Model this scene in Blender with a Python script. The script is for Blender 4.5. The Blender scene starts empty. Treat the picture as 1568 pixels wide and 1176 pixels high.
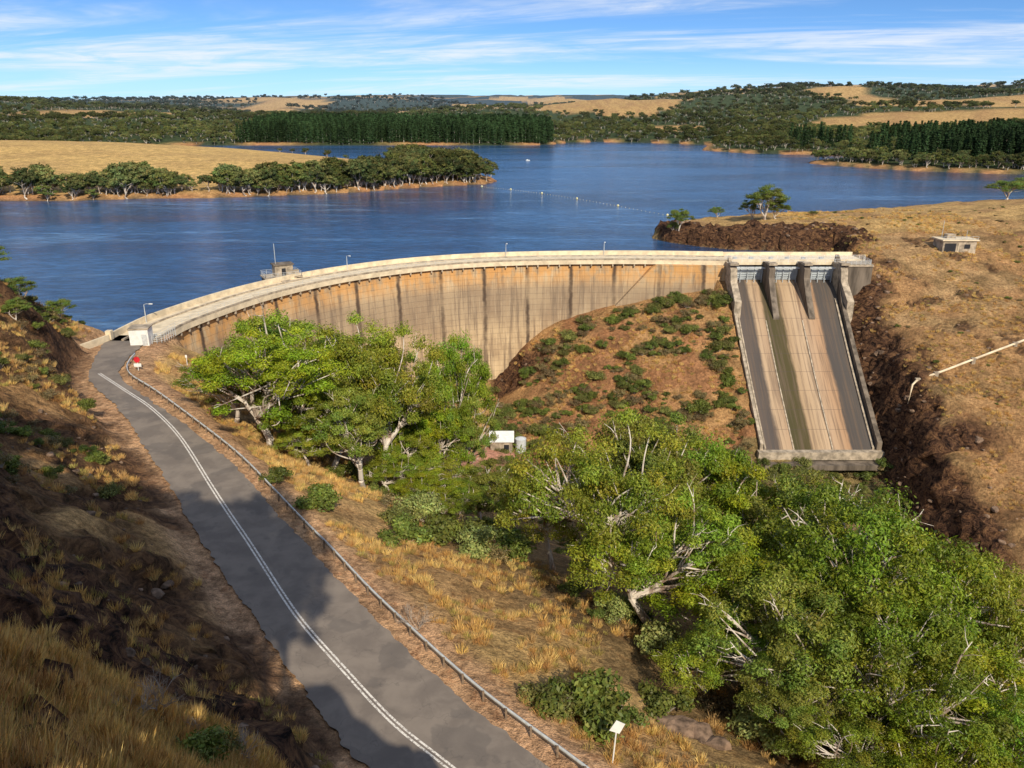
import bpy, math, numpy as np
import mathutils
from mathutils import Vector
rng = np.random.default_rng(11)
D2R = math.radians
# ---------------------------------------------------------------- image pixel and maths helpers
CAMZ = 40.0; PITCH = 19.12; FPX = 1220.0
cs, sn = math.cos(D2R(PITCH)), math.sin(D2R(PITCH))
def ray(px, py):
    a = (px-784)/FPX; b = (588-py)/FPX
    return np.array([a, cs+b*sn, -sn+b*cs])
def G(px, py, z=0.0):           # image pixel unprojected through the camera onto level z
    r = ray(px, py); t = (z-CAMZ)/r[2]
    return (r[0]*t, r[1]*t)
def atY(px, py, Y):
    r = ray(px, py); t = Y/r[1]
    return (r[0]*t, Y, CAMZ+r[2]*t)
def sm(a, b, x):
    t = np.clip((x-a)/(b-a), 0, 1); return t*t*(3-2*t)
def vn(x, y, s=0):
    xi = np.floor(x); yi = np.floor(y); fx = x-xi; fy = y-yi
    u = fx*fx*(3-2*fx); v = fy*fy*(3-2*fy)
    def h(i, j):
        q = np.sin(i*127.1+j*311.7+s*74.7)*43758.5453
        return q-np.floor(q)
    return (h(xi, yi)*(1-u)+h(xi+1, yi)*u)*(1-v)+(h(xi, yi+1)*(1-u)+h(xi+1, yi+1)*u)*v
def fbm(x, y, o=4, s=0):
    r = 0; a = .5; t = 0
    for i in range(o):
        r = r+a*vn(x*2**i+i*17.3, y*2**i-i*9.1, s+i); t += a; a *= .5
    return r/t
def catmull(P, n=20):
    P = [np.array(p, float) for p in P]; P = [2*P[0]-P[1]]+P+[2*P[-1]-P[-2]]
    out = []
    for i in range(1, len(P)-2):
        for k in range(n):
            t = k/n
            out.append(.5*((2*P[i])+(-P[i-1]+P[i+1])*t+(2*P[i-1]-5*P[i]+4*P[i+1]-P[i+2])*t*t+(-P[i-1]+3*P[i]-3*P[i+1]+P[i+2])*t**3))
    out.append(P[-2]); return np.array(out)
def resample(P, step):
    P = np.array(P, float); d = np.r_[0, np.cumsum(np.linalg.norm(np.diff(P, axis=0), axis=1))]
    n = max(2, int(round(d[-1]/step))+1); s = np.linspace(0, d[-1], n)
    return np.stack([np.interp(s, d, P[:, k]) for k in range(P.shape[1])], 1), s
def normals2(P):
    T = np.gradient(P[:, :2], axis=0); T /= np.linalg.norm(T, axis=1)[:, None]
    return np.stack([-T[:, 1], T[:, 0]], 1)      # left of travel
def smooth(P, k):
    P = P.copy()
    for _ in range(k):
        P[1:-1] = .25*P[:-2]+.5*P[1:-1]+.25*P[2:]
    return P
def polydist(x, y, P, closed=False):
    d = np.full(x.shape, 1e9)
    n = len(P)
    for i in range(n if closed else n-1):
        a = P[i]; b = P[(i+1) % n]; ex, ey = b[0]-a[0], b[1]-a[1]; L = ex*ex+ey*ey+1e-9
        t = np.clip(((x-a[0])*ex+(y-a[1])*ey)/L, 0, 1)
        d = np.minimum(d, (x-a[0]-t*ex)**2+(y-a[1]-t*ey)**2)
    return np.sqrt(d)
def inpoly(x, y, P):
    c = np.zeros(x.shape, bool); n = len(P)
    for i in range(n):
        x1, y1 = P[i][:2]; x2, y2 = P[(i+1) % n][:2]
        if y1 == y2: continue
        m = ((y1 > y) != (y2 > y)) & (x < (x2-x1)*(y-y1)/(y2-y1)+x1)
        c ^= m
    return c
# ---------------------------------------------------------------- mesh builder
class MB:
    def __init__(s): s.V = []; s.F = []; s.C = []; s.U = []; s.n = 0; s.hasuv = False
    def add(s, v, f, mat=0, col=None, uv=None):
        v = np.asarray(v, float).reshape(-1, 3); f = np.asarray(f, int)
        s.V.append(v); s.F.append((f+s.n, mat))
        c = np.ones((len(v), 3)) if col is None else np.broadcast_to(np.asarray(col, float), (len(v), 3))
        s.C.append(c)
        if uv is not None: s.hasuv = True
        s.U.append(np.zeros((len(v), 2)) if uv is None else np.asarray(uv, float)); s.n += len(v)
    def box(s, c, d, mat=0, rot=0, col=None):
        x, y, z = d[0]/2, d[1]/2, d[2]/2
        v = np.array([[-x,-y,-z],[x,-y,-z],[x,y,-z],[-x,y,-z],[-x,-y,z],[x,-y,z],[x,y,z],[-x,y,z]])
        if rot:
            cr, sr = math.cos(rot), math.sin(rot); v = v@np.array([[cr, sr, 0], [-sr, cr, 0], [0, 0, 1]])
        s.add(v+np.array(c), [[0,3,2,1],[4,5,6,7],[0,1,5,4],[1,2,6,5],[2,3,7,6],[3,0,4,7]], mat, col)
    def tube(s, P, R, k=6, mat=0, col=None, cap=True):
        P = np.array(P, float); n = len(P); R = np.broadcast_to(np.asarray(R, float), (n,))
        T = np.gradient(P, axis=0); T /= np.linalg.norm(T, axis=1)[:, None]+1e-9
        ref = np.where(np.abs(T[:, 2:3]) > .9, np.array([[1., 0, 0]]), np.array([[0, 0, 1.]]))
        A = np.cross(T, ref); A /= np.linalg.norm(A, axis=1)[:, None]+1e-9; B = np.cross(T, A)
        an = np.arange(k)*2*math.pi/k
        v = P[:, None]+R[:, None, None]*(np.cos(an)[None, :, None]*A[:, None]+np.sin(an)[None, :, None]*B[:, None])
        i = np.arange(n-1)[:, None]*k; j = np.arange(k)[None]; j2 = (j+1) % k
        f = np.stack([i+j, i+j2, i+k+j2, i+k+j], -1).reshape(-1, 4)
        s.add(v.reshape(-1, 3), f, mat, col)
        if cap:
            s.F.append((np.array([list(range(s.n-k, s.n))]), mat)); s.F.append((np.array([list(range(s.n-n*k+k-1, s.n-n*k-1, -1))]), mat))
    def sweep(s, P, prof, side=None, mat=0, cap=True, S=None, closed=True):
        n = len(P); k = len(prof); pr = np.array(prof, float)
        if side is None: side = normals2(P)
        v = np.zeros((n, k, 3)); v[:, :, :2] = P[:, None, :2]+side[:, None]*pr[None, :, :1]
        v[:, :, 2] = P[:, 2:3]+pr[None, :, 1]
        uv = np.zeros((n, k, 2)); uv[:, :, 0] = (np.arange(n) if S is None else S)[:, None]; uv[:, :, 1] = v[:, :, 2]
        kk = k if closed else k-1
        i = np.arange(n-1)[:, None]*k; j = np.arange(kk)[None]; j2 = (j+1) % k
        f = np.stack([i+j, i+k+j, i+k+j2, i+j2], -1).reshape(-1, 4)
        s.add(v.reshape(-1, 3), f, mat, None, uv.reshape(-1, 2))
        if cap and closed:
            s.F.append((np.array([list(range(s.n-n*k, s.n-n*k+k))]), mat)); s.F.append((np.array([list(range(s.n-1, s.n-k-1, -1))]), mat))
    def extrude(s, poly, d, mat=0):
        p = np.array(poly, float); k = len(p); v = np.vstack([p, p+np.array(d)])
        s.add(v, [[i, (i+1) % k, k+(i+1) % k, k+i] for i in range(k)], mat)
        s.F.append((np.array([list(range(s.n-2*k, s.n-k))[::-1]]), mat)); s.F.append((np.array([list(range(s.n-k, s.n))]), mat))
    def obj(s, name, mats, parent=None, sm_=False, fix=False, link=True):
        me = bpy.data.meshes.new(name); V = np.vstack(s.V)
        me.vertices.add(len(V)); me.vertices.foreach_set("co", V.astype(np.float32).ravel())
        lv = np.concatenate([f.ravel() for f, m in s.F]); lt = np.concatenate([np.full(len(f), f.shape[1]) for f, m in s.F])
        mi = np.concatenate([np.full(len(f), m) for f, m in s.F])
        ls = np.r_[0, np.cumsum(lt)[:-1]]
        me.loops.add(len(lv)); me.loops.foreach_set("vertex_index", lv.astype(np.int32))
        me.polygons.add(len(lt)); me.polygons.foreach_set("loop_start", ls.astype(np.int32))
        me.polygons.foreach_set("material_index", mi.astype(np.int32))
        me.polygons.foreach_set("use_smooth", np.full(len(lt), sm_))
        ca = me.color_attributes.new("Col", 'FLOAT_COLOR', 'POINT'); C = np.c_[np.vstack(s.C), np.ones(len(V))]
        ca.data.foreach_set("color", C.astype(np.float32).ravel())
        if s.hasuv:
            u = me.uv_layers.new(name="UVMap"); u.data.foreach_set("uv", np.vstack(s.U)[lv].astype(np.float32).ravel())
        for m in mats: me.materials.append(m)
        me.update(calc_edges=True); me.validate()
        if fix:
            import bmesh
            bm = bmesh.new(); bm.from_mesh(me); bmesh.ops.recalc_face_normals(bm, faces=bm.faces); bm.to_mesh(me); bm.free()
        if not link: return me
        o = bpy.data.objects.new(name, me); bpy.context.collection.objects.link(o)
        if parent: o.parent = parent
        return o
def empty(name, loc=(0, 0, 0)):
    o = bpy.data.objects.new(name, None); o.location = loc; o.empty_display_size = .5
    bpy.context.collection.objects.link(o); return o
# ---------------------------------------------------------------- materials
class NT:
    def __init__(s, nt): s.nt = nt
    def n(s, t, ins=None, **p):
        x = s.nt.nodes.new(t)
        for k, v in p.items(): setattr(x, k, v)
        for k, v in (ins or {}).items():
            if isinstance(v, bpy.types.NodeSocket): s.nt.links.new(v, x.inputs[k])
            else: x.inputs[k].default_value = v
        return x
    def m(s, op, a, b=0., c=None, clamp=False):
        d = {0: a, 1: b}
        if c is not None: d[2] = c
        return s.n('ShaderNodeMath', d, operation=op, use_clamp=clamp).outputs[0]
    def mix(s, f, a, b, bt='MIX'):
        x = s.n('ShaderNodeMix', None, data_type='RGBA', blend_type=bt)
        for i, v in ((0, f), (6, a), (7, b)):
            if isinstance(v, bpy.types.NodeSocket): s.nt.links.new(v, x.inputs[i])
            else: x.inputs[i].default_value = v if i == 0 else (tuple(v)+(1,))[:4]
        return x.outputs[2]
    def noise(s, vec, sc, det=4, rough=.55, dist=0.):
        return s.n('ShaderNodeTexNoise', {'Vector': vec, 'Scale': sc, 'Detail': det, 'Roughness': rough, 'Distortion': dist}).outputs[0]
    def rng(s, v, a, b, c=0., d=1.):
        return s.n('ShaderNodeMapRange', {0: v, 1: a, 2: b, 3: c, 4: d}, interpolation_type='SMOOTHSTEP').outputs[0]
    def scale(s, vec, sc):
        return s.n('ShaderNodeVectorMath', {0: vec, 1: sc}, operation='MULTIPLY').outputs[0]
def newmat(name):
    m = bpy.data.materials.new(name); m.use_nodes = True; nt = m.node_tree; nt.nodes.clear()
    t = NT(nt); out = t.n('ShaderNodeOutputMaterial'); b = t.n('ShaderNodeBsdfPrincipled'); nt.links.new(b.outputs[0], out.inputs[0])
    return m, t, b, out
def L(t, a, b): t.nt.links.new(a, b)
def simple(name, col, rough=.7, metal=0., var=.25, sc=2., bump=.0, streak=False):
    m, t, b, o = newmat(name)
    pos = t.n('ShaderNodeNewGeometry').outputs['Position']
    v = t.scale(pos, (1, 1, .15)) if streak else pos
    nz = t.noise(v, sc, 5, .6); f = t.rng(nz, .3, .7)
    c = t.mix(f, [x*(1-var) for x in col], [min(1, x*(1+var)) for x in col]); L(t, c, b.inputs['Base Color'])
    b.inputs['Roughness'].default_value = rough; b.inputs['Metallic'].default_value = metal
    b.inputs['Specular IOR Level'].default_value = .3
    if bump:
        bp = t.n('ShaderNodeBump', {'Height': t.noise(pos, sc*4, 4), 'Strength': bump, 'Distance': .05}); L(t, bp.outputs[0], b.inputs['Normal'])
    return m
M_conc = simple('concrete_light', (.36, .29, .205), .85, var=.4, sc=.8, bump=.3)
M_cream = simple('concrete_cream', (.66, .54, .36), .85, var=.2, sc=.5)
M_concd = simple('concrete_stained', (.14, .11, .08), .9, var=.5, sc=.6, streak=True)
M_white = simple('white_paint', (.75, .73, .67), .6, var=.1, sc=1.5)
M_steel = simple('galvanised_steel', (.50, .51, .49), .5, 0., var=.15, sc=3)
M_dark = simple('dark_opening', (.02, .02, .022), .6)
M_gate = simple('gate_paint', (.46, .49, .49), .5, var=.2, sc=1., streak=True)
M_red = simple('red_paint', (.55, .02, .03), .5)
M_yellow = simple('yellow_float', (.62, .55, .30), .5)
M_brick = simple('brick_paving', (.40, .19, .12), .9, var=.3, sc=1.5)
M_rock = simple('rock', (.17, .11, .07), .95, var=.6, sc=1.3, bump=.8)
M_twig = simple('dead_twig', (.34, .28, .22), .9, var=.2)
M_timber = simple('timber', (.2, .14, .09), .9)
M_bark, t, b, o = newmat('eucalypt_bark')
pos = t.n('ShaderNodeNewGeometry').outputs['Position']
f = t.rng(t.noise(t.scale(pos, (1, 1, .3)), 1.0, 4), .36, .56)
L(t, t.mix(f, (.24, .16, .11), (.64, .56, .46)), b.inputs['Base Color']); b.inputs['Roughness'].default_value = .85
def foliage(name, trans=.3, tint=(1.25, 1.35, .6)):
    m, t, b, o = newmat(name)
    c = t.n('ShaderNodeAttribute', attribute_name='Col').outputs['Color']
    orr = t.n('ShaderNodeObjectInfo').outputs['Random']
    hs = t.n('ShaderNodeHueSaturation', {'Hue': t.rng(orr, 0, 1, .486, .508), 'Saturation': 1.04, 'Value': t.rng(orr, 0, 1, .9, 1.3), 'Color': c}).outputs[0]
    L(t, hs, b.inputs['Base Color']); b.inputs['Roughness'].default_value = .5; b.inputs['Specular IOR Level'].default_value = .25
    tr = t.n('ShaderNodeBsdfTranslucent', {'Color': t.mix(1., hs, tint, 'MULTIPLY')})
    mx = t.n('ShaderNodeMixShader', {0: trans, 1: b.outputs[0], 2: tr.outputs[0]}); L(t, mx.outputs[0], o.inputs[0])
    return m
M_leaf = foliage('eucalypt_leaves', .25); M_grass = foliage('dry_grass_blades', .25, (1.1, 1., .8))
M_needle, t, b, o = newmat('far_foliage')
c = t.n('ShaderNodeAttribute', attribute_name='Col').outputs['Color']; pos = t.n('ShaderNodeNewGeometry').outputs['Position']
orr = t.n('ShaderNodeObjectInfo').outputs['Random']
v = t.m('MULTIPLY', t.rng(orr, 0, 1, .65, 1.35), t.rng(t.noise(pos, .006, 3), .35, .65, .6, 1.3)); vc = t.n('ShaderNodeCombineColor', {0: v, 1: v, 2: v}).outputs[0]
c = t.mix(1., c, vc, 'MULTIPLY')
yy = t.n('ShaderNodeSeparateXYZ', {0: pos}).outputs[1]        # aerial haze painted into the foliage colour, bluer with distance
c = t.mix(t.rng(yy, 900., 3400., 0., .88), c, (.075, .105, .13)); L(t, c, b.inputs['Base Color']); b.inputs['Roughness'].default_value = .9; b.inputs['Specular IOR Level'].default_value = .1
# ---- ground
M_ground, t, b, o = newmat('ground_soil_and_grass')
pos = t.n('ShaderNodeNewGeometry').outputs['Position']
col = t.n('ShaderNodeAttribute', attribute_name='Col').outputs['Color']
rk = t.n('ShaderNodeAttribute', attribute_name='rock').outputs['Fac']
nA = t.noise(pos, .22, 3, .6); nB = t.noise(pos, 1.6, 4, .7); nC = t.noise(pos, 7, 3, .7)
v = t.m('MULTIPLY', t.rng(nA, .3, .7, .72, 1.25), t.rng(nB, .3, .7, .55, 1.35)); v = t.m('MULTIPLY', v, t.rng(nC, .3, .7, .65, 1.28))
vc = t.n('ShaderNodeCombineColor', {0: v, 1: v, 2: v}).outputs[0]
g = t.mix(1., col, vc, 'MULTIPLY')
dirt = t.rng(t.noise(pos, .7, 4, .75, .6), .52, .66)
g = t.mix(t.m('MULTIPLY', dirt, .5), g, t.mix(1., g, (.62, .45, .36), 'MULTIPLY'))
rn = t.noise(t.scale(pos, (1, 1, 1.6)), .55, 6, .75, 1.2)
cr = t.n('ShaderNodeValToRGB', {0: rn}); e = cr.color_ramp.elements
e[0].position = .38; e[0].color = (.020, .013, .010, 1); e[1].position = .70; e[1].color = (.44, .23, .10, 1)
x = cr.color_ramp.elements.new(.5); x.color = (.14, .07, .040, 1)
g = t.mix(rk, g, cr.outputs[0]); L(t, g, b.inputs['Base Color'])
b.inputs['Roughness'].default_value = .95; b.inputs['Specular IOR Level'].default_value = .1
hh = t.m('ADD', t.m('MULTIPLY', nB, .5), t.m('ADD', t.m('MULTIPLY', nC, .16), t.m('MULTIPLY', t.m('MULTIPLY', rn, rk), 3.2)))
bp = t.n('ShaderNodeBump', {'Height': hh, 'Strength': .9, 'Distance': 1.}); L(t, bp.outputs[0], b.inputs['Normal'])
# ---- asphalt
M_asph, t, b, o = newmat('asphalt')
pos = t.n('ShaderNodeNewGeometry').outputs['Position']
n1 = t.noise(pos, .35, 5, .6, .4); n2 = t.noise(pos, 25, 3, .7); n3 = t.noise(pos, .16, 4, .6)
c = t.mix(t.rng(n1, .35, .65), (.14, .11, .086), (.215, .172, .132))
c = t.mix(t.m('MULTIPLY', t.rng(n3, .56, .60), .5), c, (.085, .07, .06))
crk = t.n('ShaderNodeTexVoronoi', {'Vector': t.n('ShaderNodeVectorMath', {0: pos, 1: t.scale(t.n('ShaderNodeTexNoise', {'Vector': pos, 'Scale': .8}).outputs[1], (3.5, 3.5, 0))}, operation='ADD').outputs[0], 'Scale': .2}, feature='DISTANCE_TO_EDGE').outputs[0]
c = t.mix(t.m('MULTIPLY', t.rng(crk, .0, .010, 1., 0.), .4), c, (.06, .05, .042))
c = t.mix(t.m('MULTIPLY', n2, .3), c, (.28, .24, .19)); L(t, c, b.inputs['Base Color']); b.inputs['Roughness'].default_value = .85
bp = t.n('ShaderNodeBump', {'Height': n2, 'Strength': .4, 'Distance': .02}); L(t, bp.outputs[0], b.inputs['Normal'])
M_line, t, b, o = newmat('road_line_paint')
pos = t.n('ShaderNodeNewGeometry').outputs['Position']
L(t, t.mix(t.rng(t.noise(pos, 5, 5, .75), .47, .62), (.76, .70, .60), (.25, .21, .17)), b.inputs['Base Color'])
# ---- dam face concrete
M_dam, t, b, o = newmat('dam_face_concrete')
uv = t.n('ShaderNodeUVMap').outputs[0]; sp = t.n('ShaderNodeSeparateXYZ', {0: uv}); u, vv = sp.outputs[0], sp.outputs[1]
st = t.noise(t.scale(uv, (.9, .05, 1)), 1., 6, .65); st2 = t.noise(t.scale(uv, (3., .12, 1)), 1., 5, .6); bl = t.noise(uv, .09, 5, .6)
c = t.mix(t.rng(bl, .35, .65), (.35, .24, .135), (.54, .39, .22))
c = t.mix(t.m('MULTIPLY', t.rng(st, .46, .63), .75), c, (.16, .108, .066))
c = t.mix(t.m('MULTIPLY', t.rng(st2, .54, .68), .55), c, (.68, .53, .33))
gb = t.m('MULTIPLY', t.rng(vv, -22., -13., 0., 1.), t.rng(vv, -9., -4.5, 1., 0.))
c = t.mix(t.m('MULTIPLY', gb, .5), c, (.20, .145, .098))
rust = t.m('MULTIPLY', t.rng(vv, -8.5, -2.6), t.rng(t.noise(t.scale(uv, (.5, .25, 1)), 1., 5, .6), .34, .58))
c = t.mix(t.m('MULTIPLY', rust, .75), c, (.62, .30, .08))
fr = t.m('FRACT', t.m('DIVIDE', t.m('ADD', u, t.m('MULTIPLY', t.noise(t.scale(uv, (.2, .6, 1)), 1., 3), .9)), 12.2))
dj = t.m('ABSOLUTE', t.m('SUBTRACT', fr, .5))
j1 = t.rng(dj, .012, .07, 1., 0.); c = t.mix(t.m('MULTIPLY', j1, t.rng(t.noise(t.scale(uv, (.08, .12, 1)), 1., 4), .33, .58, .25, .95)), c, (.065, .04, .025))
ll = t.m('FRACT', t.m('DIVIDE', vv, 1.55)); l1 = t.m('LESS_THAN', ll, .07)
c = t.mix(t.m('MULTIPLY', l1, .3), c, (.10, .08, .06)); L(t, c, b.inputs['Base Color']); b.inputs['Roughness'].default_value = .9
bp = t.n('ShaderNodeBump', {'Height': t.m('ADD', t.noise(uv, 1.5, 5), t.m('MULTIPLY', l1, -.6)), 'Strength': .5, 'Distance': .15}); L(t, bp.outputs[0], b.inputs['Normal'])
# ---- chute floor
M_chute, t, b, o = newmat('chute_floor_concrete')
uv = t.n('ShaderNodeUVMap').outputs[0]; sp = t.n('ShaderNodeSeparateXYZ', {0: uv}); u, vv = sp.outputs[0], sp.outputs[1]
uw = t.m('ADD', u, t.m('MULTIPLY', t.m('SUBTRACT', t.noise(t.scale(uv, (10, 4, 1)), 1., 5, .65), .5), .08))
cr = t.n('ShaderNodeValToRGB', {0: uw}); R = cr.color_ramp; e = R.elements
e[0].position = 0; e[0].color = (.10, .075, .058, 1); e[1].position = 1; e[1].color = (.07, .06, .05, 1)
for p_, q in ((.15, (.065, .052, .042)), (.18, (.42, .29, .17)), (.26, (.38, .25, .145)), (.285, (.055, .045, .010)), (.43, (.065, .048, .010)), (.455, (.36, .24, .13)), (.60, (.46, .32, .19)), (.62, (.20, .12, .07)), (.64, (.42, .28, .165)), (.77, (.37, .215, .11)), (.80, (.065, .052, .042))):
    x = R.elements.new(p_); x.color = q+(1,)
s2 = t.noise(t.scale(uv, (40, 2.5, 1)), 1., 5, .6); c = t.mix(t.m('MULTIPLY', t.rng(s2, .44, .64), .6), cr.outputs[0], (.13, .085, .052))
c = t.mix(t.m('MULTIPLY', t.m('LESS_THAN', t.m('FRACT', t.m('MULTIPLY', vv, 9.)), .025), .5), c, (.07, .05, .04))
L(t, c, b.inputs['Base Color']); b.inputs['Roughness'].default_value = .8
# ---- water
M_water, t, b, o = newmat('lake_water')
pos = t.n('ShaderNodeNewGeometry').outputs['Position']
big = t.noise(t.scale(pos, (.35, 1., 1)), .014, 5, .6, .6)
st = t.rng(t.noise(t.scale(pos, (.22, 1., 1)), .035, 6, .68, 1.4), .53, .68)
c = t.mix(t.rng(big, .35, .65), (.012, .045, .115), (.030, .092, .20)); c = t.mix(t.m('MULTIPLY', st, .7), c, (.12, .23, .38))
fine = t.rng(t.noise(t.scale(pos, (.35, 1.2, 1)), .5, 4, .7), .4, .65, .6, 1.3); fc = t.n('ShaderNodeCombineColor', {0: fine, 1: fine, 2: fine}).outputs[0]
c = t.mix(1., c, fc, 'MULTIPLY')
L(t, c, b.inputs['Base Color']); b.inputs['IOR'].default_value = 1.33; b.inputs['Specular IOR Level'].default_value = .38
L(t, t.rng(big, .3, .7, .09, .22), b.inputs['Roughness'])
w = t.m('ADD', t.noise(t.scale(pos, (.6, 1.3, 1)), 1.1, 4, .6), t.m('MULTIPLY', t.noise(pos, .22, 3), 1.5))
bp = t.n('ShaderNodeBump', {'Height': w, 'Strength': .6, 'Distance': .3}); L(t, bp.outputs[0], b.inputs['Normal'])
# ---------------------------------------------------------------- key lines
WL = -2.5
road_px = [((105,545),(187,540)), ((128,580),(192,568)), ((160,615),(236,600)), ((190,650),(303,650)), ((222,700),(366,700)), ((250,745),(415,750)), ((280,800),(462,800)), ((312,855),(512,850)),
           ((345,905),(558,900)), ((375,950),(604,945)), ((415,1010),(668,1005)), ((470,1085),(755,1080)), ((540,1176),(880,1172))]
RL = np.array([G(*a) for a, b_ in road_px]); RR = np.array([G(*b_) for a, b_ in road_px])
RL = np.vstack([[(-73.2, 143.)], [(-73.6, 137.)], RL[1:], [(0., 31.), (8., 22.), (22., 10.), (40, -2)]])
RR = np.vstack([[(-65.2, 143.)], [(-65.0, 137.)], RR[1:], [(8., 36.), (16., 27.), (29., 16.), (45, 6)]])
RLc = smooth(catmull(RL, 12), 14); RRc = smooth(catmull(RR, 12), 14)
RC = (RLc+RRc)/2
dam_pts = [(-64.6, 139.), (-64.2, 146.5), (-63.1, 154.4), (-56.1, 174.7), (-45.4, 192.0), (-31.3, 205.4), (-14.9, 214.3), (2.9, 218.9), (21, 220.5), (39.3, 220.6), (59.5, 218.9)]
DC, DS = resample(smooth(catmull(dam_pts, 16), 20), 1.5)
DN = normals2(DC)
DUP = DC+DN*5.0
yT, zT, yB, zB = 217.0, -6.2, 167.5, -34.0
def chX(u, y):
    k = (y-yB)/(yT-yB); xl = 57.4+(60.3-57.4)*k; xr = 83.3+(89.0-83.3)*k
    return xl+(xr-xl)*u
def chZ(y):
    k = np.clip((y-yB)/(yT-yB), 0, 1.2); return zB+(zT-zB)*k - 1.2*np.sin(np.clip(k, 0, 1)*math.pi)*.6
LAKE = [tuple(p) for p in DUP[::4]]+[(62, 224.), (88, 224.), (96, 228), (100, 240), (99, 246), (92, 247.5), (85, 249), (78, 251), (70, 252), (60, 259), (53, 266), (48, 276), (50, 284), (60, 296), (100, 302), (150, 320), (202, 342), (330, 372), (600, 380),
        (600, 470), (500, 490), (410, 535), (343, 550), (310, 568), (285, 583), (265, 612), (253, 631), (243, 655), (237, 672), (262, 700), (330, 735), (300, 780), (285, 793), (238, 804), (215, 845), (201, 880), (215, 930), (235, 1000), (190, 1050), (110, 1090), (70, 1060), (44, 1005), (-20, 985), (-100, 1000), (-200, 985), (-303, 1000),
        (-420, 960), (-500, 880), (-430, 830), (-330, 800), (-230, 760), (-130, 660), (-60, 590), (-25, 540), (-8, 505), (-15, 482), (-35, 470), (-60, 455), (-78, 436), (-97, 425), (-125, 415), (-150, 405), (-180, 404), (-215, 392), (-247, 392), (-290, 385), (-350, 392), (-600, 380),
        (-600, 230), (-300, 190), (-160, 172), (-105, 162), (-90, 156), (-80, 152), (-73.5, 148)]
# ---------------------------------------------------------------- terrain heights
cp = []
def add(*a): cp.extend(a)
for i in range(0, len(RC), 9):
    add((*RLc[i], 0.), (*RRc[i], 0.))
rl = lambda px, py, Y: atY(px, py, Y)
add(rl(0,600,90), rl(0,500,104), rl(0,420,117), rl(0,800,50), rl(150,800,60), rl(0,700,68), rl(110,700,79), rl(0,1000,30), rl(200,1000,38), rl(300,1100,33), rl(430,1150,36),
    rl(100,1176,17), rl(0,1100,20), rl(250,1176,25), rl(60,600,95), rl(60,500,115), rl(100,500,127), rl(60,460,134), (-76.5,141,2.), (-79,134,3.), (-81,126,6), (-70,115,4.), (-88,146,2), (-95,130,14), (-110,150,8),
    (-100,100,30), (-85,70,34), (-70,60,33), (-55,40,40), (-45,30,43), (-35,22,43), (-25,14,38.5), (-15,4,35), (-8,1,35), (0,-.5,38.2), (-4,-6,37.5), (9,-9,38.3), (12,-12,38), (0,8,29), (-8,10,27), (-14,18,24), (2,20,14), (8,12,18), (16,0,24), (22,-6,22), (10,-2,31), (-2,32,3.),
    (-60,10,44), (-30,-10,38), (-130,60,45), (-130,110,36), (-150,160,12), (0,-50,40), (-80,-50,46), (60,-60,14), (30,-30,28))
add((-45,112,-1.5), (-52,120,-2.), (-56,132,-1.5), (-60,140,-2), (-61,147,-5), (-61,158,-9.5), (-52,150,-9), (-45,176,-19), (-30,195,-29), (-15,207,-35), (-42,135,-7), (-35,145,-14), (-22,114,-15), (-28,100,-7.), (-15,135,-25), (-30,165,-26), (-12,103,-15),
    (-15,92,-8), (-5.2,65,-3), (-14,72,-2.5), (-4,84,-9), (6.6,58,-5), (10,46,-3.6), (22,52,-9), (46,58,-19), (32,56,-13), (20,70,-12), (5,75,-8), (10,90,-17), (30,85,-22), (45,100,-31), (60,75,-30), (60,100,-38), (20,110,-29), (0,120,-28), (-5,108,-21), (5,140,-35), (20,40,-3), (30,28,-3), (50,20,-14), (80,50,-36), (90,10,-30))
add((-2,176,-38), (-5,210,-38), (-12,165,-36), (12,170,-38.5), (20,150,-39), (45,140,-41), (40,158,-39.5), (70,158,-38.5), (77,148,-42), (80,130,-44), (74,118,-45), (80,100,-46), (120,80,-50), (160,40,-54))
add((58,216,-8.5), (58,210,-10), (57,217,-8), (48,216,-9.5), (39,217,-11.5), (27,216,-14.5), (12,214,-19), (3,213,-26), (-3,211,-36), (45,200,-16), (28,195,-22), (15.8,190,-28.5), (54.5,178,-29.5), (56,190,-21.5), (57,202,-14.5), (34.6,180,-31), (9.9,185,-34), (27,165,-38), (56,169,-34.5), (65.5,160,-37), (42,168,-36))
add((91,215,-9), (89.8,205,-15), (88.3,197,-19.5), (87.6,188,-24.5), (86.4,178,-30), (85.5,168,-35.5), (84,160,-38), (82,150,-42), (81,140,-43.5),
    (98,216,-2), (95,205,-10), (93,197,-13.5), (92,188,-16.8), (90.8,177,-18.5), (89.4,166,-20.5), (88.2,156,-24), (87,146,-28.2), (86.8,136,-32), (86.8,130.5,-35), (88,120,-38),
    (110.7,162,-18), (124,187,-10), (140,216,-3), (157,247,5), (114,205,-6), (104,184,-12.5), (101.6,168,-19), (93.6,150,-27.5), (102,146,-26), (94.7,131,-32.5), (104,205,-8),
    (127,227,1.5), (110,225,0), (98,226,0.5), (103,215,-3), (170,205,6), (150,180,-3), (140,150,-16), (125,130,-26), (115,110,-36), (200,200,18), (230,150,4), (220,260,14), (190,120,-14), (170,80,-38),
    (93,277,4.5), (86,254,4), (75,257,3.5), (98,253,4.5), (60,275,2.5), (105,245,3), (120,262,6), (70,285,2), (120,290,4), (202,322,6), (160,305,4.5), (260,340,6))
cp = np.array(cp, float)
CC = 1.6
def phi(r): return np.sqrt(r*r+CC*CC)
dm = np.linalg.norm(cp[:, None, :2]-cp[None, :, :2], axis=2)
A = phi(dm)-np.eye(len(cp))*.6
n = len(cp); Pm = np.c_[np.ones(n), cp[:, :2]]
K = np.block([[A, Pm], [Pm.T, np.zeros((3, 3))]])
sol = np.linalg.solve(K, np.r_[cp[:, 2], 0, 0, 0])
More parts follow.
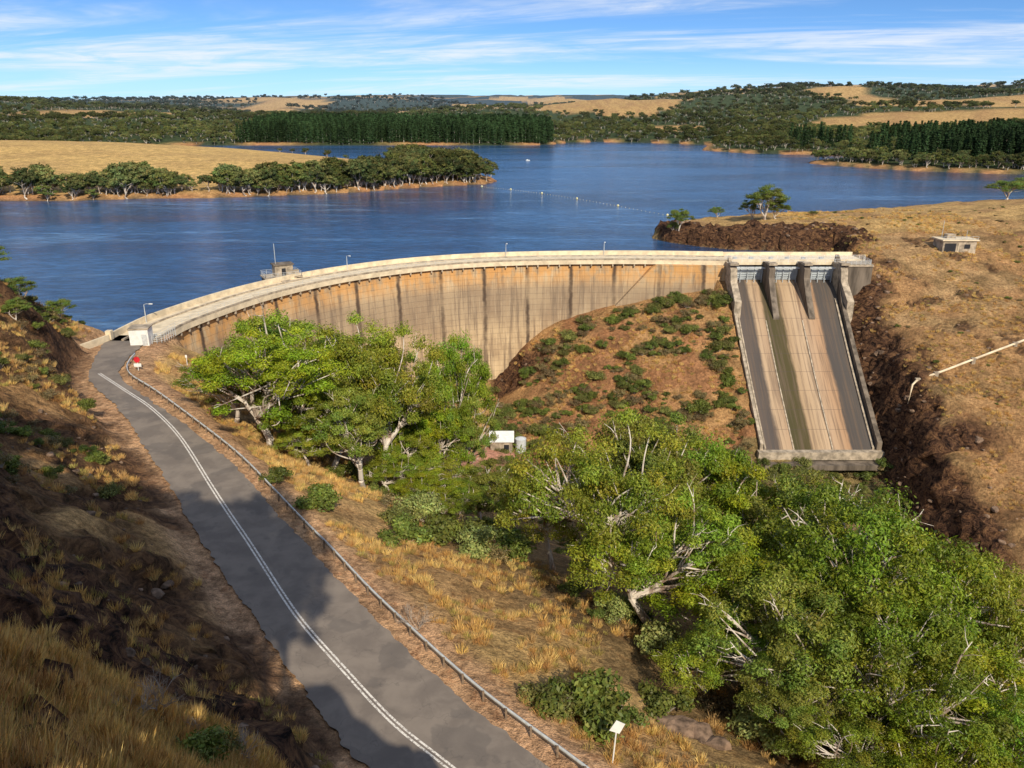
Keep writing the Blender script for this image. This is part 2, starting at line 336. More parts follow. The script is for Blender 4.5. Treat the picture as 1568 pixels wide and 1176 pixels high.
def rbf(x, y):
    out = np.zeros(x.shape)
    for c0 in range(0, len(x), 20000):
        xx = x[c0:c0+20000]; yy = y[c0:c0+20000]
        r = np.sqrt((xx[:, None]-cp[None, :, 0])**2+(yy[:, None]-cp[None, :, 1])**2)
        out[c0:c0+20000] = phi(r)@sol[:n]+sol[n]+sol[n+1]*xx+sol[n+2]*yy
    return out
def axis(lo, hi, st, LO, HI, g):
    c = list(np.arange(lo, hi+st/2, st)); s = st
    while c[-1] < HI: s *= g; c.append(c[-1]+s)
    s = st; f = []
    x = lo
    while x > LO: s *= g; x -= s; f.append(x)
    return np.array(f[::-1]+c)
XS = axis(-100, 135, .8, -7000, 7000, 1.04); YS = axis(5, 262, .8, -900, 9500, 1.035)
X, Y = np.meshgrid(XS, YS); xf = X.ravel(); yf = Y.ravel()
d = polydist(xf, yf, LAKE, True); ins = inpoly(xf, yf, LAKE)
rr = np.hypot(xf, yf); qb = xf/np.maximum(yf, 1)
nn = fbm(xf/560, yf/420, 5, 3); n2 = fbm(xf/1300+5, yf/700, 3, 8)
Tt = 29+rr*(.0075+.0055*sm(-.6, -.1, qb)+.0085*sm(.1, .42, qb))
far = WL+1.3*sm(0, 4, d)+12.5*(1-np.exp(-d/105))+6*np.exp(-((xf+420)/330)**2-((yf-690)/200)**2)+(fbm(xf/60, yf/60, 3)-.5)*3*sm(5, 60, d)
far = far+(Tt*np.clip(-.28+2.3*(.6*nn+.4*n2)-.1, -.05, 1.15)-8)*sm(1020, 2400, rr)*sm(0, 300, d)
far = far+(nn-.42)*45*sm(1020, 1500, rr)*(1-sm(2200, 3200, rr))*sm(0, 400, d)
far = np.where(rr > 900, np.minimum(far, Tt*(1.0+.7*(nn-.5))), far)
bx = np.maximum(np.maximum(-115-xf, xf-215), np.maximum(-120-yf, yf-318)); wn = 1-sm(0, 60, bx)
near = far.copy(); msk = wn > 0
near[msk] = rbf(xf[msk], yf[msk])
Hh = far*(1-wn)+near*wn
Hg = Hh.reshape(X.shape)
gy, gx = np.gradient(Hg, YS, XS); slope = np.hypot(gx, gy).ravel()
rock = sm(.75, 1.15, slope+.35*(fbm(xf/5, yf/5, 3, 4)-.5))*wn
rock = np.where((xf < -45) & (yf > 85), rock*.45, rock)
dr = polydist(xf, yf, RC[::3])
leftcut = sm(4, 6, dr)*(1-sm(14, 26, dr))*(xf < np.interp(yf, RC[::-1, 1], RC[::-1, 0]))*(yf > 8)*(yf < 132)
rock = np.maximum(rock, leftcut*.85*sm(.33, .52, fbm(xf/4, yf/4, 3, 14)))
hl = (~ins)*(1-sm(8, 11, d+2*(fbm(xf/4, yf/4, 2, 5)-.5)))*(xf > 50)*(xf < 112)*(yf > 236)*(yf < 285)
Hh = Hh+hl*1.2
rock = np.maximum(rock, hl)
edgeR = (xf > 84)*(xf < 103)*(yf < 214)*(yf > 118)*sm(.4, .7, slope)
rock = np.maximum(rock, edgeR)
outc = wn*(xf > 92)*(yf < 240)*sm(.66, .72, fbm(xf/7, yf/7, 4, 71)); rock = np.maximum(rock, outc*.7)
Hh = Hh+wn*((fbm(xf/7, yf/7, 4, 1)-.5)*1.5+(fbm(xf/1.8, yf/1.8, 3, 2)-.5)*.45)
rid = np.abs(fbm(xf/3.4, yf/3.4, 4, 6)-.5)*2
Hh = Hh+rock*(rid-.35)*3.2
down = (xf > -66) & (yf < 226) & (~ins)
shore = (~ins) & (~down)
kw = np.where((xf > 45) & (xf < 112) & (yf > 236), 2., 5.)
ks = sm(0, 1, d/kw); Hh = np.where(shore & (wn > 0), (WL+.05)*(1-ks)+np.maximum(Hh, WL+.5)*ks, Hh)
Hh = np.where(ins, WL-.4-np.minimum(6, .5*d), Hh)
Hh = np.where((xf > 97) & (xf < 400) & (yf > 219) & (yf < 236) & (~ins), np.maximum(Hh, -1.2), Hh)
ddam = polydist(xf, yf, (DC+DN*4.5)[::3]); Hh = np.where((ddam < 4.8), np.minimum(Hh, -2.), Hh)
kr = 1-sm(5.3, 7.6, dr); Hh = Hh*(1-kr)+(-.14)*kr
inch = (yf > yB-1.5) & (yf < 224) & (xf > chX(0, yf)-.6) & (xf < chX(1, yf)+.6)
Hh = np.where(inch, np.minimum(Hh, chZ(yf)-1.2), Hh)
nearL = (yf > yB) & (yf < 218) & (xf > chX(0, yf)-4) & (xf <= chX(0, yf)-.5)
Hh = np.where(nearL, chZ(yf)+.7+(fbm(xf/2, yf/2)-.5)*.8, Hh)
Hg = Hh.reshape(X.shape)
def hz(x, y):
    x = np.atleast_1d(np.asarray(x, float)); y = np.atleast_1d(np.asarray(y, float))
    i = np.clip(np.searchsorted(XS, x)-1, 0, len(XS)-2); j = np.clip(np.searchsorted(YS, y)-1, 0, len(YS)-2)
    fx = np.clip((x-XS[i])/(XS[i+1]-XS[i]), 0, 1); fy = np.clip((y-YS[j])/(YS[j+1]-YS[j]), 0, 1)
    return (Hg[j, i]*(1-fx)+Hg[j, i+1]*fx)*(1-fy)+(Hg[j+1, i]*(1-fx)+Hg[j+1, i+1]*fx)*fy
def hit(px, py):
    r = ray(px, py); t = np.arange(12, 900, .4); P = np.array([0, 0, CAMZ])+t[:, None]*r
    w = np.where(P[:, 2] < hz(P[:, 0], P[:, 1]))[0]
    k = w[0] if len(w) else -1
    return P[k]
# ---- ground colours
def mixc(c, w_, col): return c*(1-w_[:, None])+np.array(col)[None]*w_[:, None]
C = np.tile(np.array([[.49, .31, .12]]), (len(xf), 1))
nz = fbm(xf/9, yf/9, 4, 21)
C = mixc(C, sm(.45, .62, nz)*.6, (.34, .19, .085))
knoll = wn*(xf > -5)*(xf < 60)*(yf > 160)*(yf < 222); C = mixc(C, knoll*(.6+.4*sm(.4, .6, nz)), (.29, .14, .062))
under = wn*(Hh < -5)*(yf < 162)*(xf < 82); C = mixc(C, under*.8, (.19, .125, .06))
rhill = wn*sm(84, 92, xf)*(yf < 245); C = mixc(C, rhill*.85, (.35, .19, .082)); C = mixc(C, rhill*sm(.48, .62, fbm(xf/14, yf/14, 4, 5))*.5, (.42, .28, .13))
C = mixc(C, rhill*sm(.48, .58, fbm(xf/5+9, yf/5, 4, 55))*.5, (.19, .12, .05))
lhill = wn*(xf < -20)*(Hh > 1.)*(yf < 150); C = mixc(C, lhill*.5, (.38, .20, .08))
roadside = (1-sm(6, 9, dr))*wn; C = mixc(C, roadside*.8, (.50, .29, .16))
foot = wn*(yf > 150)*(yf < 170)*(xf > 52)*(xf < 88); C = mixc(C, foot*.6, (.16, .15, .06))
shoreb = (~ins)*(1-sm(2, 9, d))*(1-wn); C = mixc(C, shoreb, (.46, .23, .10))
fw = (1-wn)
fieldL = (xf < -15)*(yf > 380)*(yf < 830)*(~ins)*1.
C = mixc(C, fieldL*fw*sm(7, 15, d), (.60, .39, .14)); C = mixc(C, fieldL*fw*sm(.5, .6, fbm(xf/40, yf/25, 4, 9))*.45, (.43, .27, .11))
def ell(x, y, cx, cy, rx, ry): return ((x-cx)/rx)**2+((y-cy)/ry)**2+.9*(fbm(x/90, y/90, 3, 41)-.5) < 1
def wood(x, y):
    r = np.hypot(x, y)
    fm = (fbm(x/240+9, y/360, 4, 31) > .575) & (r > 1500)
    for e_ in ((640, 1180, 230, 110), (760, 1500, 160, 90), (-690, 1620, 170, 90), (-380, 1700, 140, 80), (-100, 2500, 200, 110), (820, 3000, 260, 160), (-900, 2500, 240, 120), (240, 1240, 40, 60), (1500, 2900, 300, 200)):
        fm |= ell(x, y, *e_)
    fm |= (x < -15) & (y < 830)
    return 1.-fm
wd = wood(xf, yf)*(rr > 480)*(~ins)*sm(4, 14, d)*fw
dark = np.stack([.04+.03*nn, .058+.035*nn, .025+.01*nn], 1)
haze_w = sm(1000, 4000, rr)[:, None]
dark = dark*(1-haze_w*.88)+np.array([[.085, .12, .15]])*haze_w*.88  # distance haze baked into the woodland ground colour
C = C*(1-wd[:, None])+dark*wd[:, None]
gl = ((rr > 1100)*(wd < .5))[:, None]*1.; C = C*(1-gl*haze_w*.5)+np.array([[.44, .36, .27]])*gl*haze_w*.5  # far fields paled by the same baked-in haze
C = mixc(C, ins*1., (.05, .06, .05))
xo = xf+rock*(fbm(xf/3+Hh/2.5, yf/3+Hh/3.1, 3, 90)-.5)*3.2*(dr > 7.5)*(~inch); yo = yf+rock*(fbm(xf/3-Hh/2.7, yf/3+Hh/2.3, 3, 91)-.5)*3.2*(dr > 7.5)*(~inch)
nyy, nxx = X.shape
idx = np.arange(nxx*nyy).reshape(nyy, nxx)
F = np.stack([idx[:-1, :-1], idx[:-1, 1:], idx[1:, 1:], idx[1:, :-1]], -1).reshape(-1, 4)
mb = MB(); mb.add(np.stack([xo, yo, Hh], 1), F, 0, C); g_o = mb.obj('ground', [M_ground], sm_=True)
ra = g_o.data.attributes.new('rock', 'FLOAT', 'POINT'); ra.data.foreach_set('value', rock.astype(np.float32))
# ---- lake sheet
mb = MB()
lk = [tuple(p) for p in (DC+DN*6.)[::3]]+[(62, 225.), (92, 225.), (98, 226.), (125, 232.), (700, 234), (700, 1300), (-700, 1300), (-700, 120), (-95, 120), (-76, 143)]
tri = mathutils.geometry.tessellate_polygon([[Vector((p[0], p[1], 0)) for p in lk]])
mb.add([(p[0], p[1], WL) for p in lk], tri); lake = mb.obj('lake', [M_water], fix=True)
if lake.data.polygons[0].normal.z < 0: lake.data.flip_normals()
# ---------------------------------------------------------------- road
road = empty('road')
def strip(P, Q, z, name, mat, parent):
    P = np.array(P); Q = np.array(Q); n = len(P); mb = MB()
    v = np.vstack([np.c_[P, np.full(n, z)], np.c_[Q, np.full(n, z)]])
    mb.add(v, [[i, n+i, n+i+1, i+1] for i in range(n-1)]); o = mb.obj(name, [mat], parent)
    if o.data.polygons[0].normal.z < 0: o.data.flip_normals()
    return o
wv = (RRc-RLc)/np.linalg.norm(RRc-RLc, axis=1)[:, None]
def rag(P, Q):
    ia = np.linspace(0, len(P)-1, 900)
    f = lambda A: np.stack([np.interp(ia, np.arange(len(A)), A[:, i]) for i in (0, 1)], 1)
    a = f(P); b_ = f(Q); w_ = f(wv); return a+w_*((fbm(a[:, 0]*.9, a[:, 1]*.9, 3, 5)-.5)*.9)[:, None], b_+w_*((fbm(b_[:, 0]*.9, b_[:, 1]*.9, 3, 6)-.5)*.9)[:, None]
tw_ = sm(0, 40, np.arange(len(RLc)))[:, None]
ea, eb = rag(RLc+wv*(.3+.5*tw_), RRc-wv*(.5+1.2*tw_))
strip(ea, eb, .03, 'asphalt_surface', M_asph, road)
line_px = [(152,572), (195,600), (232,625), (275,668), (322,742), (350,785), (382,832), (440,922), (475,968), (520,1018), (600,1104), (690,1176)]
LC = smooth(catmull([G(*p) for p in line_px]+[(3., 33.5), (12., 24.5), (25, 13)], 14), 10); LNn = normals2(LC)
for k, o_ in enumerate((-.16, .16)):
    strip(LC+LNn*(o_-.08), LC+LNn*(o_+.08), .036, 'centre_line_%d' % (k+1), M_line, road)
gr = empty('guardrail')
GP, gs = resample(RRc[18:], .6); GN = normals2(GP); P3 = np.c_[GP, np.zeros(len(GP))]
mb = MB(); zz = [.36, .41, .47, .54, .60, .66, .70]; oo = [0, .07, .07, 0, .07, .07, 0]
mb.sweep(P3, [(o_, z_) for o_, z_ in zip(oo, zz)]+[(-.06, .72), (-.06, .35)], GN); mb.obj('rail_beam', [M_steel], gr, True, fix=True)
mb = MB()
for i in range(2, len(GP), 4):
    g0 = float(hz(*GP[i])[0]); mb.box((GP[i][0]-GN[i][0]*.16, GP[i][1]-GN[i][1]*.16, (g0-.3+.74)/2), (.14, .14, .74-g0+.3))
mb.obj('posts', [M_timber], gr)
# ---------------------------------------------------------------- dam
dam = empty('dam'); P3 = np.c_[DC, np.zeros(len(DC))]
mb = MB(); mb.sweep(P3, [(.9, -1.15), (.9, -3.), (-.6, -22.), (-2.4, -50.), (9., -50.), (8.2, -1.15)], DN, S=DS); mb.obj('arch_wall', [M_dam], dam)
mb = MB(); mb.sweep(P3, [(0, -.02), (0, -1.15), (9., -1.15), (9., -.02)], DN, S=DS); mb.obj('crest_slab', [M_cream], dam)
mb = MB(); mb.sweep(P3, [(.42, .03), (.42, -.02), (8.55, -.02), (8.55, .03)], DN, S=DS); mb.obj('crest_roadway', [M_cream], dam)
mb = MB(); mb.sweep(P3, [(8.6, -.02), (9., -.02), (9., 1.15), (8.6, 1.15)], DN, S=DS); mb.obj('upstream_parapet', [M_cream], dam)
mb = MB(); mb.sweep(P3, [(0.02, -.02), (.4, -.02), (.4, .38), (.02, .38)], DN, S=DS); mb.obj('downstream_kerb', [M_conc], dam)
mb = MB(); mb.sweep(P3, [(5.9, .035), (5.9, .32), (6.3, .32), (6.3, .035)], DN, S=DS); mb.obj('walkway_kerb', [M_conc], dam)
mb = MB()
for i in range(1, len(DC)-1, 2):
    a = math.atan2(DN[i][1], DN[i][0]); mb.box((*(DC[i]+DN[i]*.5), -1.5), (.8, .35, .7), 0, a)
mb.obj('corbels', [M_conc], dam)
def railing(mb, P, base=0., h=1.1, nr=3, sp=2., r=.035):
    P, s_ = resample(P, sp)
    if P.shape[1] == 2: P = np.c_[P, np.full(len(P), base)]
    for p in P: mb.tube([p, p+np.array([0, 0, h])], r*1.3, 5)
    for k in range(nr):
        q = P.copy(); q[:, 2] += h*(k+1)/nr; mb.tube(q, r, 4)
mb = MB(); railing(mb, DC+DN*.2, .38, .9, 2, 2.8, .025); mb.obj('downstream_railing', [M_steel], dam)
mb = MB()
yf_ = lambda x: float(np.interp(x, DC[:, 0][DC[:, 0] > 0], DC[:, 1][DC[:, 0] > 0]))
xs_ = np.linspace(25.5, 59., 24); vv_ = []; ff_ = []; uvs = []
for i, x_ in enumerate(xs_):
    zt = -17+(x_-25.5)/(39.5-25.5)*15.8 if x_ < 39.5 else -1.2
    y0 = yf_(x_)-1.2
    vv_ += [(x_, y0+4, zt), (x_, y0, zt), (x_, y0-1.2, -30), (x_, y0+4, -30)]
    s0 = float(np.interp(x_, DC[:, 0][DC[:, 0] > 0], DS[DC[:, 0] > 0])); uvs += [(s0, zt), (s0, zt), (s0, -30), (s0, -30)]
    if i: b0 = (i-1)*4; ff_ += [[b0+k, b0+4+k, b0+4+(k+1) % 4, b0+(k+1) % 4] for k in range(4)]
mb.add(vv_, ff_+[[0, 1, 2, 3], [len(vv_)-1, len(vv_)-2, len(vv_)-3, len(vv_)-4]], 0, None, uvs); mb.obj('thrust_block', [M_dam], dam, fix=True)
mb = MB(); wp = np.array([(-73.3, 139.5), (-74.8, 134), (-76.8, 129), (-76.3, 124), (-72.8, 118.)]); wp, ws = resample(catmull(wp, 8), 1.)
mb.sweep(np.c_[wp, np.full(len(wp), -.3)], [(-.2, 0), (.2, 0), (.2, 1.4), (-.2, 1.4)]); mb.box((-73.4, 140.2, .6), (1., 1., 2.2)); mb.obj('concrete_wall', [M_cream])
# ---------------------------------------------------------------- intake tower
tw = empty('intake_tower', (-57.5, 196.5, 0))
mb = MB(); mb.box((0, 0, -4.6), (8.5, 5.6, 9.8), 0, .5); mb.box((0, 0, .45), (9.2, 6.2, .3), 1, .5); mb.box((.4, .2, 1.95), (4.4, 3.2, 2.7), 1, .5); mb.box((.4, .2, 3.42), (5., 3.8, .25), 0, .5)
mb.box((3.2, 1.6, 1.1), (1.4, 1.2, 1.1), 1, .5); mb.box((.4+1.6*.479-.1, .2-1.6*.877, 1.6), (1., .1, 1.9), 2, .5); mb.obj('tower_body', [M_concd, M_conc, M_dark], tw)
mb = MB(); cr_, sr_ = math.cos(.5), math.sin(.5)
R4 = [np.array([a*cr_-b_*sr_, a*sr_+b_*cr_]) for a, b_ in ((-4.4, -2.9), (4.4, -2.9), (4.4, 2.9), (-4.4, 2.9), (-4.4, -2.9))]
for a, b_ in zip(R4[:-1], R4[1:]): railing(mb, [a, b_], .6, 1.1, 3, 1.5, .035)
mb.tube([(-1., -.6, .6), (-1., -.6, 8.5)], .07, 6); mb.obj('railing_and_mast', [M_steel], tw)
mb = MB(); mb.box((1.8, -3.6, -.1), (2.4, 4.2, .5), 0, .5); mb.obj('access_bridge', [M_conc], tw)
def lamp(p, z, h, a):
    e_ = empty('street_lamp', (p[0], p[1], z)); mb = MB(); mb.tube([(0, 0, 0), (0, 0, h*.6), (0, 0, h)], [.1, .08, .06], 6)
    mb.tube([(0, 0, h), (.5*math.cos(a), .5*math.sin(a), h+.2), (1.3*math.cos(a), 1.3*math.sin(a), h+.25)], .045, 5); mb.obj('pole', [M_steel], e_)
    mb = MB(); mb.box((1.5*math.cos(a), 1.5*math.sin(a), h+.24), (.7, .28, .14), 0, a); mb.obj('lamp_head', [M_white], e_)
for i in (8, 46, 74, 92, 118):
    if i < len(DC): lamp(DC[i]+DN[i]*8.3, 0, 3.6, math.atan2(-DN[i][1], -DN[i][0]))
gh = empty('gatehouse')
gx0, gy0 = G(210, 527)
gh.location = (gx0+.6, gy0+.8, -.15)
mb = MB(); mb.box((0, 0, 1.5), (3.2, 3., 3.), 0, .15); mb.box((0, 0, 3.1), (3.5, 3.3, .22), 1, .15); mb.box((.23+.9, -1.47+.13, 1.1), (.9, .08, 2.), 2, .15); mb.obj('walls_and_roof', [M_white, M_conc, M_steel], gh)
mb = MB(); railing(mb, [(2, -.5), (3.6, .5), (4., 5.)], .1, 1.8, 5, .8, .04); mb.obj('security_gate', [M_steel], gh)
# ---------------------------------------------------------------- spillway
sp_ = empty('spillway')
mb = MB(); us = np.linspace(0, 1, 9); ys = np.linspace(yT+3, yB, 30)
v_ = [(chX(u_, y_), y_, chZ(y_)) for y_ in ys for u_ in us]; uv_ = [(u_, (yT-y_)/(yT-yB)) for y_ in ys for u_ in us]
ff_ = [[j*9+i, (j+1)*9+i, (j+1)*9+i+1, j*9+i+1] for j in range(29) for i in range(8)]
mb.add(v_, ff_, 0, None, uv_); mb.obj('chute_floor', [M_chute], sp_, True)
def wall(mb, uf, thick, hfun, y0, y1, mat=0, n=24, below=3.):
    ys = np.linspace(y0, y1, n); xs = np.array([uf(y_) for y_ in ys]); P = []
    for x_, y_ in zip(xs, ys): P += [(x_-thick/2, y_, chZ(y_)-below), (x_+thick/2, y_, chZ(y_)-below), (x_+thick/2, y_, chZ(y_)+hfun(y_)), (x_-thick/2, y_, chZ(y_)+hfun(y_))]
    f = [[(i-1)*4+k, i*4+k, i*4+(k+1) % 4, (i-1)*4+(k+1) % 4] for i in range(1, n) for k in range(4)]
    mb.add(P, f+[[0, 1, 2, 3], [4*n-1, 4*n-2, 4*n-3, 4*n-4]], mat)
hf = lambda y_: 1.7+4.2*float(sm(207, 217, y_))
mb = MB(); wall(mb, lambda y_: float(chX(0, y_))-.4, .7, hf, 220, yB-.4); mb.obj('left_training_wall', [M_conc], sp_, fix=True)
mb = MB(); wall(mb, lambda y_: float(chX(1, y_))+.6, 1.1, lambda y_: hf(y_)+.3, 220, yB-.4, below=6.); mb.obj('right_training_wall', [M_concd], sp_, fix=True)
mb = MB(); wall(mb, lambda y_: float(chX(.015, y_))+.2, .35, lambda y_: .45, 212, yB); wall(mb, lambda y_: float(chX(.985, y_))-.2, .45, lambda y_: .45, 212, yB); wall(mb, lambda y_: float(chX(.62, y_)), .3, lambda y_: .25, 205, yB); wall(mb, lambda y_: float(chX(.275, y_)), .3, lambda y_: .2, 205, yB)
mb.obj('chute_ribs', [M_conc], sp_, fix=True)
mb = MB(); xl, xr = float(chX(0, yB)), float(chX(1, yB))
mb.box(((xl+xr)/2, yB-.9, zB-.9), (xr-xl+2.6, 1.6, 1.9), 0, 0); mb.box(((xl+xr)/2, yB-3.0, zB-2.6), (xr-xl+1, 2.6, 1.2), 1); mb.obj('end_sill', [M_conc, M_concd], sp_)
bays = [0., .345, .675, 1.]
for k in (1, 2):
    mb = MB(); xc = float(chX(bays[k], 217)); x_ = xc-.8
    poly = [(x_, 227.5, -.05), (x_, 214.4, -.05), (x_, 212.8, -1.2), (x_, 212.8, -3.4), (x_, 210, -7.5), (x_, 205.5, -12.6), (x_, 205.5, -18), (x_, 227.5, -14)]
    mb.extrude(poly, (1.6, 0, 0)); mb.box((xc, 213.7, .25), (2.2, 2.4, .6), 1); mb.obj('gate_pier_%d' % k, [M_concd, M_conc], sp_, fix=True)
for k, xc in ((3, float(chX(0, 217))-.5), (4, float(chX(1, 217))+.6)):
    mb = MB(); x_ = xc-.9
    poly = [(x_, 227.5, -.05), (x_, 214.4, -.05), (x_, 212.8, -1.2), (x_, 211.8, -4.4), (x_, 206, -8.5), (x_, 206, -16), (x_, 227.5, -14)]
    mb.extrude(poly, (1.8, 0, 0)); mb.box((xc, 213.7, .25), (2.3, 2.4, .6)); mb.obj('side_pier_%d' % (k-2), [M_conc], sp_, fix=True)
for k in range(3):
    xa = float(chX(bays[k], 217))+(.81 if k else .45); xb = float(chX(bays[k+1], 217))-(.81 if k < 2 else .35); w_ = xb-xa; xm = (xa+xb)/2
    mb = MB(); nseg = 9; pv = []
    for i in range(nseg+1):
        a = i/nseg; pv.append((219.4-1.3*math.sin(a*math.pi*.5+.2), -6.+4.6*a))
    for i in range(nseg):
        (ya, za), (yb_, zb_) = pv[i], pv[i+1]
        mb.add([(xa, ya, za), (xb, ya, za), (xb, yb_, zb_), (xa, yb_, zb_)], [[0, 1, 2, 3]])
        mb.box((xm, ya-.12, za+.05), (w_, .2, .14))
    for q in np.linspace(xa+.4, xb-.4, 5): mb.box((q, 218.-.08, -3.6), (.16, .22, 4.4))
    mb.box((xm, 216.7, -1.55), (w_, .3, .3), 1); mb.obj('radial_gate_%d' % (k+1), [M_gate, M_steel], sp_)
mb = MB(); xa = 58.8; xb = 97.5; mb.box(((xa+xb)/2, 223.6, -.55), (xb-xa, 8.8, 1.06), 0); mb.box(((xa+xb)/2, 228., .5), (xb-xa, .35, 1.), 0)
mb.box(((xa+xb)/2, 219.35, .2), (xb-xa, .3, .45), 0)
for q in (62, 66.5, 72, 76.5, 81, 86): mb.box((q, 220.9, .4), (1., 1., .8), 1)
mb.obj('bridge_deck', [M_cream, M_gate], sp_)
mb = MB(); railing(mb, [(xa, 219.3), (xb, 219.3)], .4, 1.2, 4, 1.6, .04); railing(mb, [(60, 215.9), (90.5, 215.9)], .0, 1.1, 2, 2.5, .04); mb.obj('deck_railing', [M_white], sp_)
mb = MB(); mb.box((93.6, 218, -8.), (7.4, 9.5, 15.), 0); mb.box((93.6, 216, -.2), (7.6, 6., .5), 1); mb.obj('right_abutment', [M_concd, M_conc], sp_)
mb = MB(); railing(mb, [(90.2, 213.3), (97., 213.3), (97., 219)], .05, 1.2, 4, 1.3, .04); mb.obj('abutment_railing', [M_steel], sp_)
# ---------------------------------------------------------------- small buildings
p = hit(1468, 388); cb = empty('control_building', (p[0], p[1]+3, p[2]-.3))
mb = MB(); mb.box((0, 0, 1.9), (9.5, 5.5, 3.8), 0); mb.box((0, 0, 3.95), (10.5, 6.5, .3), 1); mb.box((-2.6, -2.78, 1.7), (3.2, .12, 2.8), 2); mb.box((2.2, -2.78, 2.2), (1.6, .12, 1.2), 2); mb.box((-.3, -2.8, 1.4), (.2, .2, 3.4), 1)
mb.box((-1.5, .5, 4.7), (2.4, 2., 1.2), 0); mb.obj('walls_roof_openings', [M_conc, M_cream, M_dark], cb)
mb = MB(); mb.tube([(-3.5, 1, 3.8), (-3.5, 1, 9)], .07, 5); mb.tube([(2.5, -1, 3.8), (2.5, -1, 6.5)], .05, 5); railing(mb, [(-4.9, -3.), (4.9, -3.)], 4.1, .9, 2, 1.6, .04); mb.obj('roof_mast', [M_steel], cb)
p = hit(768, 692); ph = empty('pump_house', (p[0], p[1]+1, p[2]))
mb = MB(); mb.box((0, 0, 1.4), (5.2, 3.8, 3.2), 0); mb.extrude([(-3, -2.3, 3.0), (3, -2.3, 3.0), (3, 2.3, 3.9), (-3, 2.3, 3.9)], (0, 0, .2), 1); mb.box((1.2, -1.93, 1.2), (1.2, .1, 2.1), 2); mb.obj('walls_and_roof', [M_conc, M_white, M_dark], ph, fix=True)
tk = empty('steel_tank', (p[0]+4.6, p[1]+.5, p[2]-.3)); mb = MB(); mb.tube([(0, 0, 0), (0, 0, 3.6)], 1.3, 16); mb.tube([(0, 0, 3.6), (0, 0, 4.)], [1.35, .3], 16); mb.obj('tank_body', [M_steel], tk)
mb = MB(); pc = np.array([hit(695, 700), hit(712, 722), hit(782, 716), hit(792, 698), hit(748, 688)])
mb.extrude(np.c_[pc[:, :2], pc[:, 2]+.5], (0, 0, -2.)); mb.obj('brick_apron', [M_brick], fix=True)
pp = empty('pipeline'); mb = MB()
keys = [hit(1404, 588), hit(1440, 576), hit(1500, 553), hit(1566, 528)]; keys = [k+np.array([0, 0, 1.1]) for k in keys]; keys.append(keys[-1]+(keys[-1]-keys[-2])*1.5)
PK = catmull(keys, 6); mb.tube(PK, .26, 10)
k0 = keys[0]; mb.tube([k0, k0+np.array([-1.4, -.8, -1.]), k0+np.array([-3., -3., -7])], [.26, .22, .16], 7)
mb.tube([k0+np.array([-3., -3., -7]), k0+np.array([-5., -3, -12]), k0+np.array([-7., -2, -16])], [.07, .07, .07], 5); mb.obj('pipe', [M_cream], pp)
mb = MB()
for k in (0, 5, 11, 17): q = PK[k]; mb.box((q[0], q[1], q[2]-.6), (.8, .6, 1.5)); mb.box((q[0], q[1], q[2]+.2), (1.1, .7, .25))
mb.obj('pipe_supports', [M_conc], pp)
def sign(name, p, h, shape, mat, tilt=0., w=.8):
    e_ = empty(name, tuple(p)); e_.rotation_euler = (0, tilt, 0)
    mb = MB(); mb.tube([(0, 0, -.4), (0, 0, h)], .05, 6); mb.obj('post', [M_white], e_)
    mb = MB(); mb.extrude([(x_*w, -.07, h+z_*w) for x_, z_ in shape], (0, .04, 0)); mb.obj('panel', [mat], e_, fix=True)
p = hit(938, 1168); sign('traffic_sign', p, 3.0, [(-.55, -.35), (.25, -.62), (.6, .3), (-.1, .62)], M_white, .05, .85)
p = G(212, 566); sign('stop_sign', (p[0], p[1], 0), 1.7, [(-.25, -.6), (.25, -.6), (.6, -.25), (.6, .25), (.25, .6), (-.25, .6), (-.6, .25), (-.6, -.25)], M_red, 0, .8)
mb = MB(); mb.extrude([(-.6, -.07, .5), (.6, -.07, .5), (.6, -.07, 1.05), (-.6, -.07, 1.05)], (0, .04, 0)); mb.obj('notice_panel', [M_white], bpy.data.objects['stop_sign'], fix=True)
p = hit(287, 560); sign('marker_post', p, 1.7, [(-.2, -.3), (.2, -.3), (.2, .3), (-.2, .3)], M_white, 0, .8)
by = empty('buoy_line'); mb = MB()
A_, B_ = np.array(G(738, 286, WL)), np.array(G(1022, 330, WL))
for k in range(61):
    q = A_+(B_-A_)*k/60.; q = q+np.array([0, 14*math.sin(k/60*math.pi)]); r_ = .6 if k % 12 == 0 else .14
    mb.tube([(q[0], q[1], WL-r_*.3), (q[0], q[1], WL+r_*.3), (q[0], q[1], WL+r_*.9), (q[0], q[1], WL+r_*1.3)], [r_*.8, r_, r_*.7, r_*.2], 8)
mb.obj('floats', [M_yellow], by)
q = G(808, 246, WL); bo = empty('boat', (q[0], q[1], WL)); bo.scale = (.5, .5, .5); mb = MB()
sec = [(-3., .9, .9), (-1.5, 1.1, .9), (.5, 1.1, 1.), (2.2, .7, 1.15), (3.6, .05, 1.4)]; v_ = []
for x_, w_, h_ in sec: v_ += [(x_, -w_, h_), (x_, -w_*.6, -.2), (x_, w_*.6, -.2), (x_, w_, h_)]
mb.add(v_, [[i*4+k, i*4+4+k, i*4+4+(k+1) % 4, i*4+(k+1) % 4] for i in range(4) for k in range(4)]+[[0, 1, 2, 3]]); mb.box((-.6, 0, 1.6), (2.2, 1.5, 1.4)); mb.obj('hull_and_cabin', [M_white], bo, fix=True)
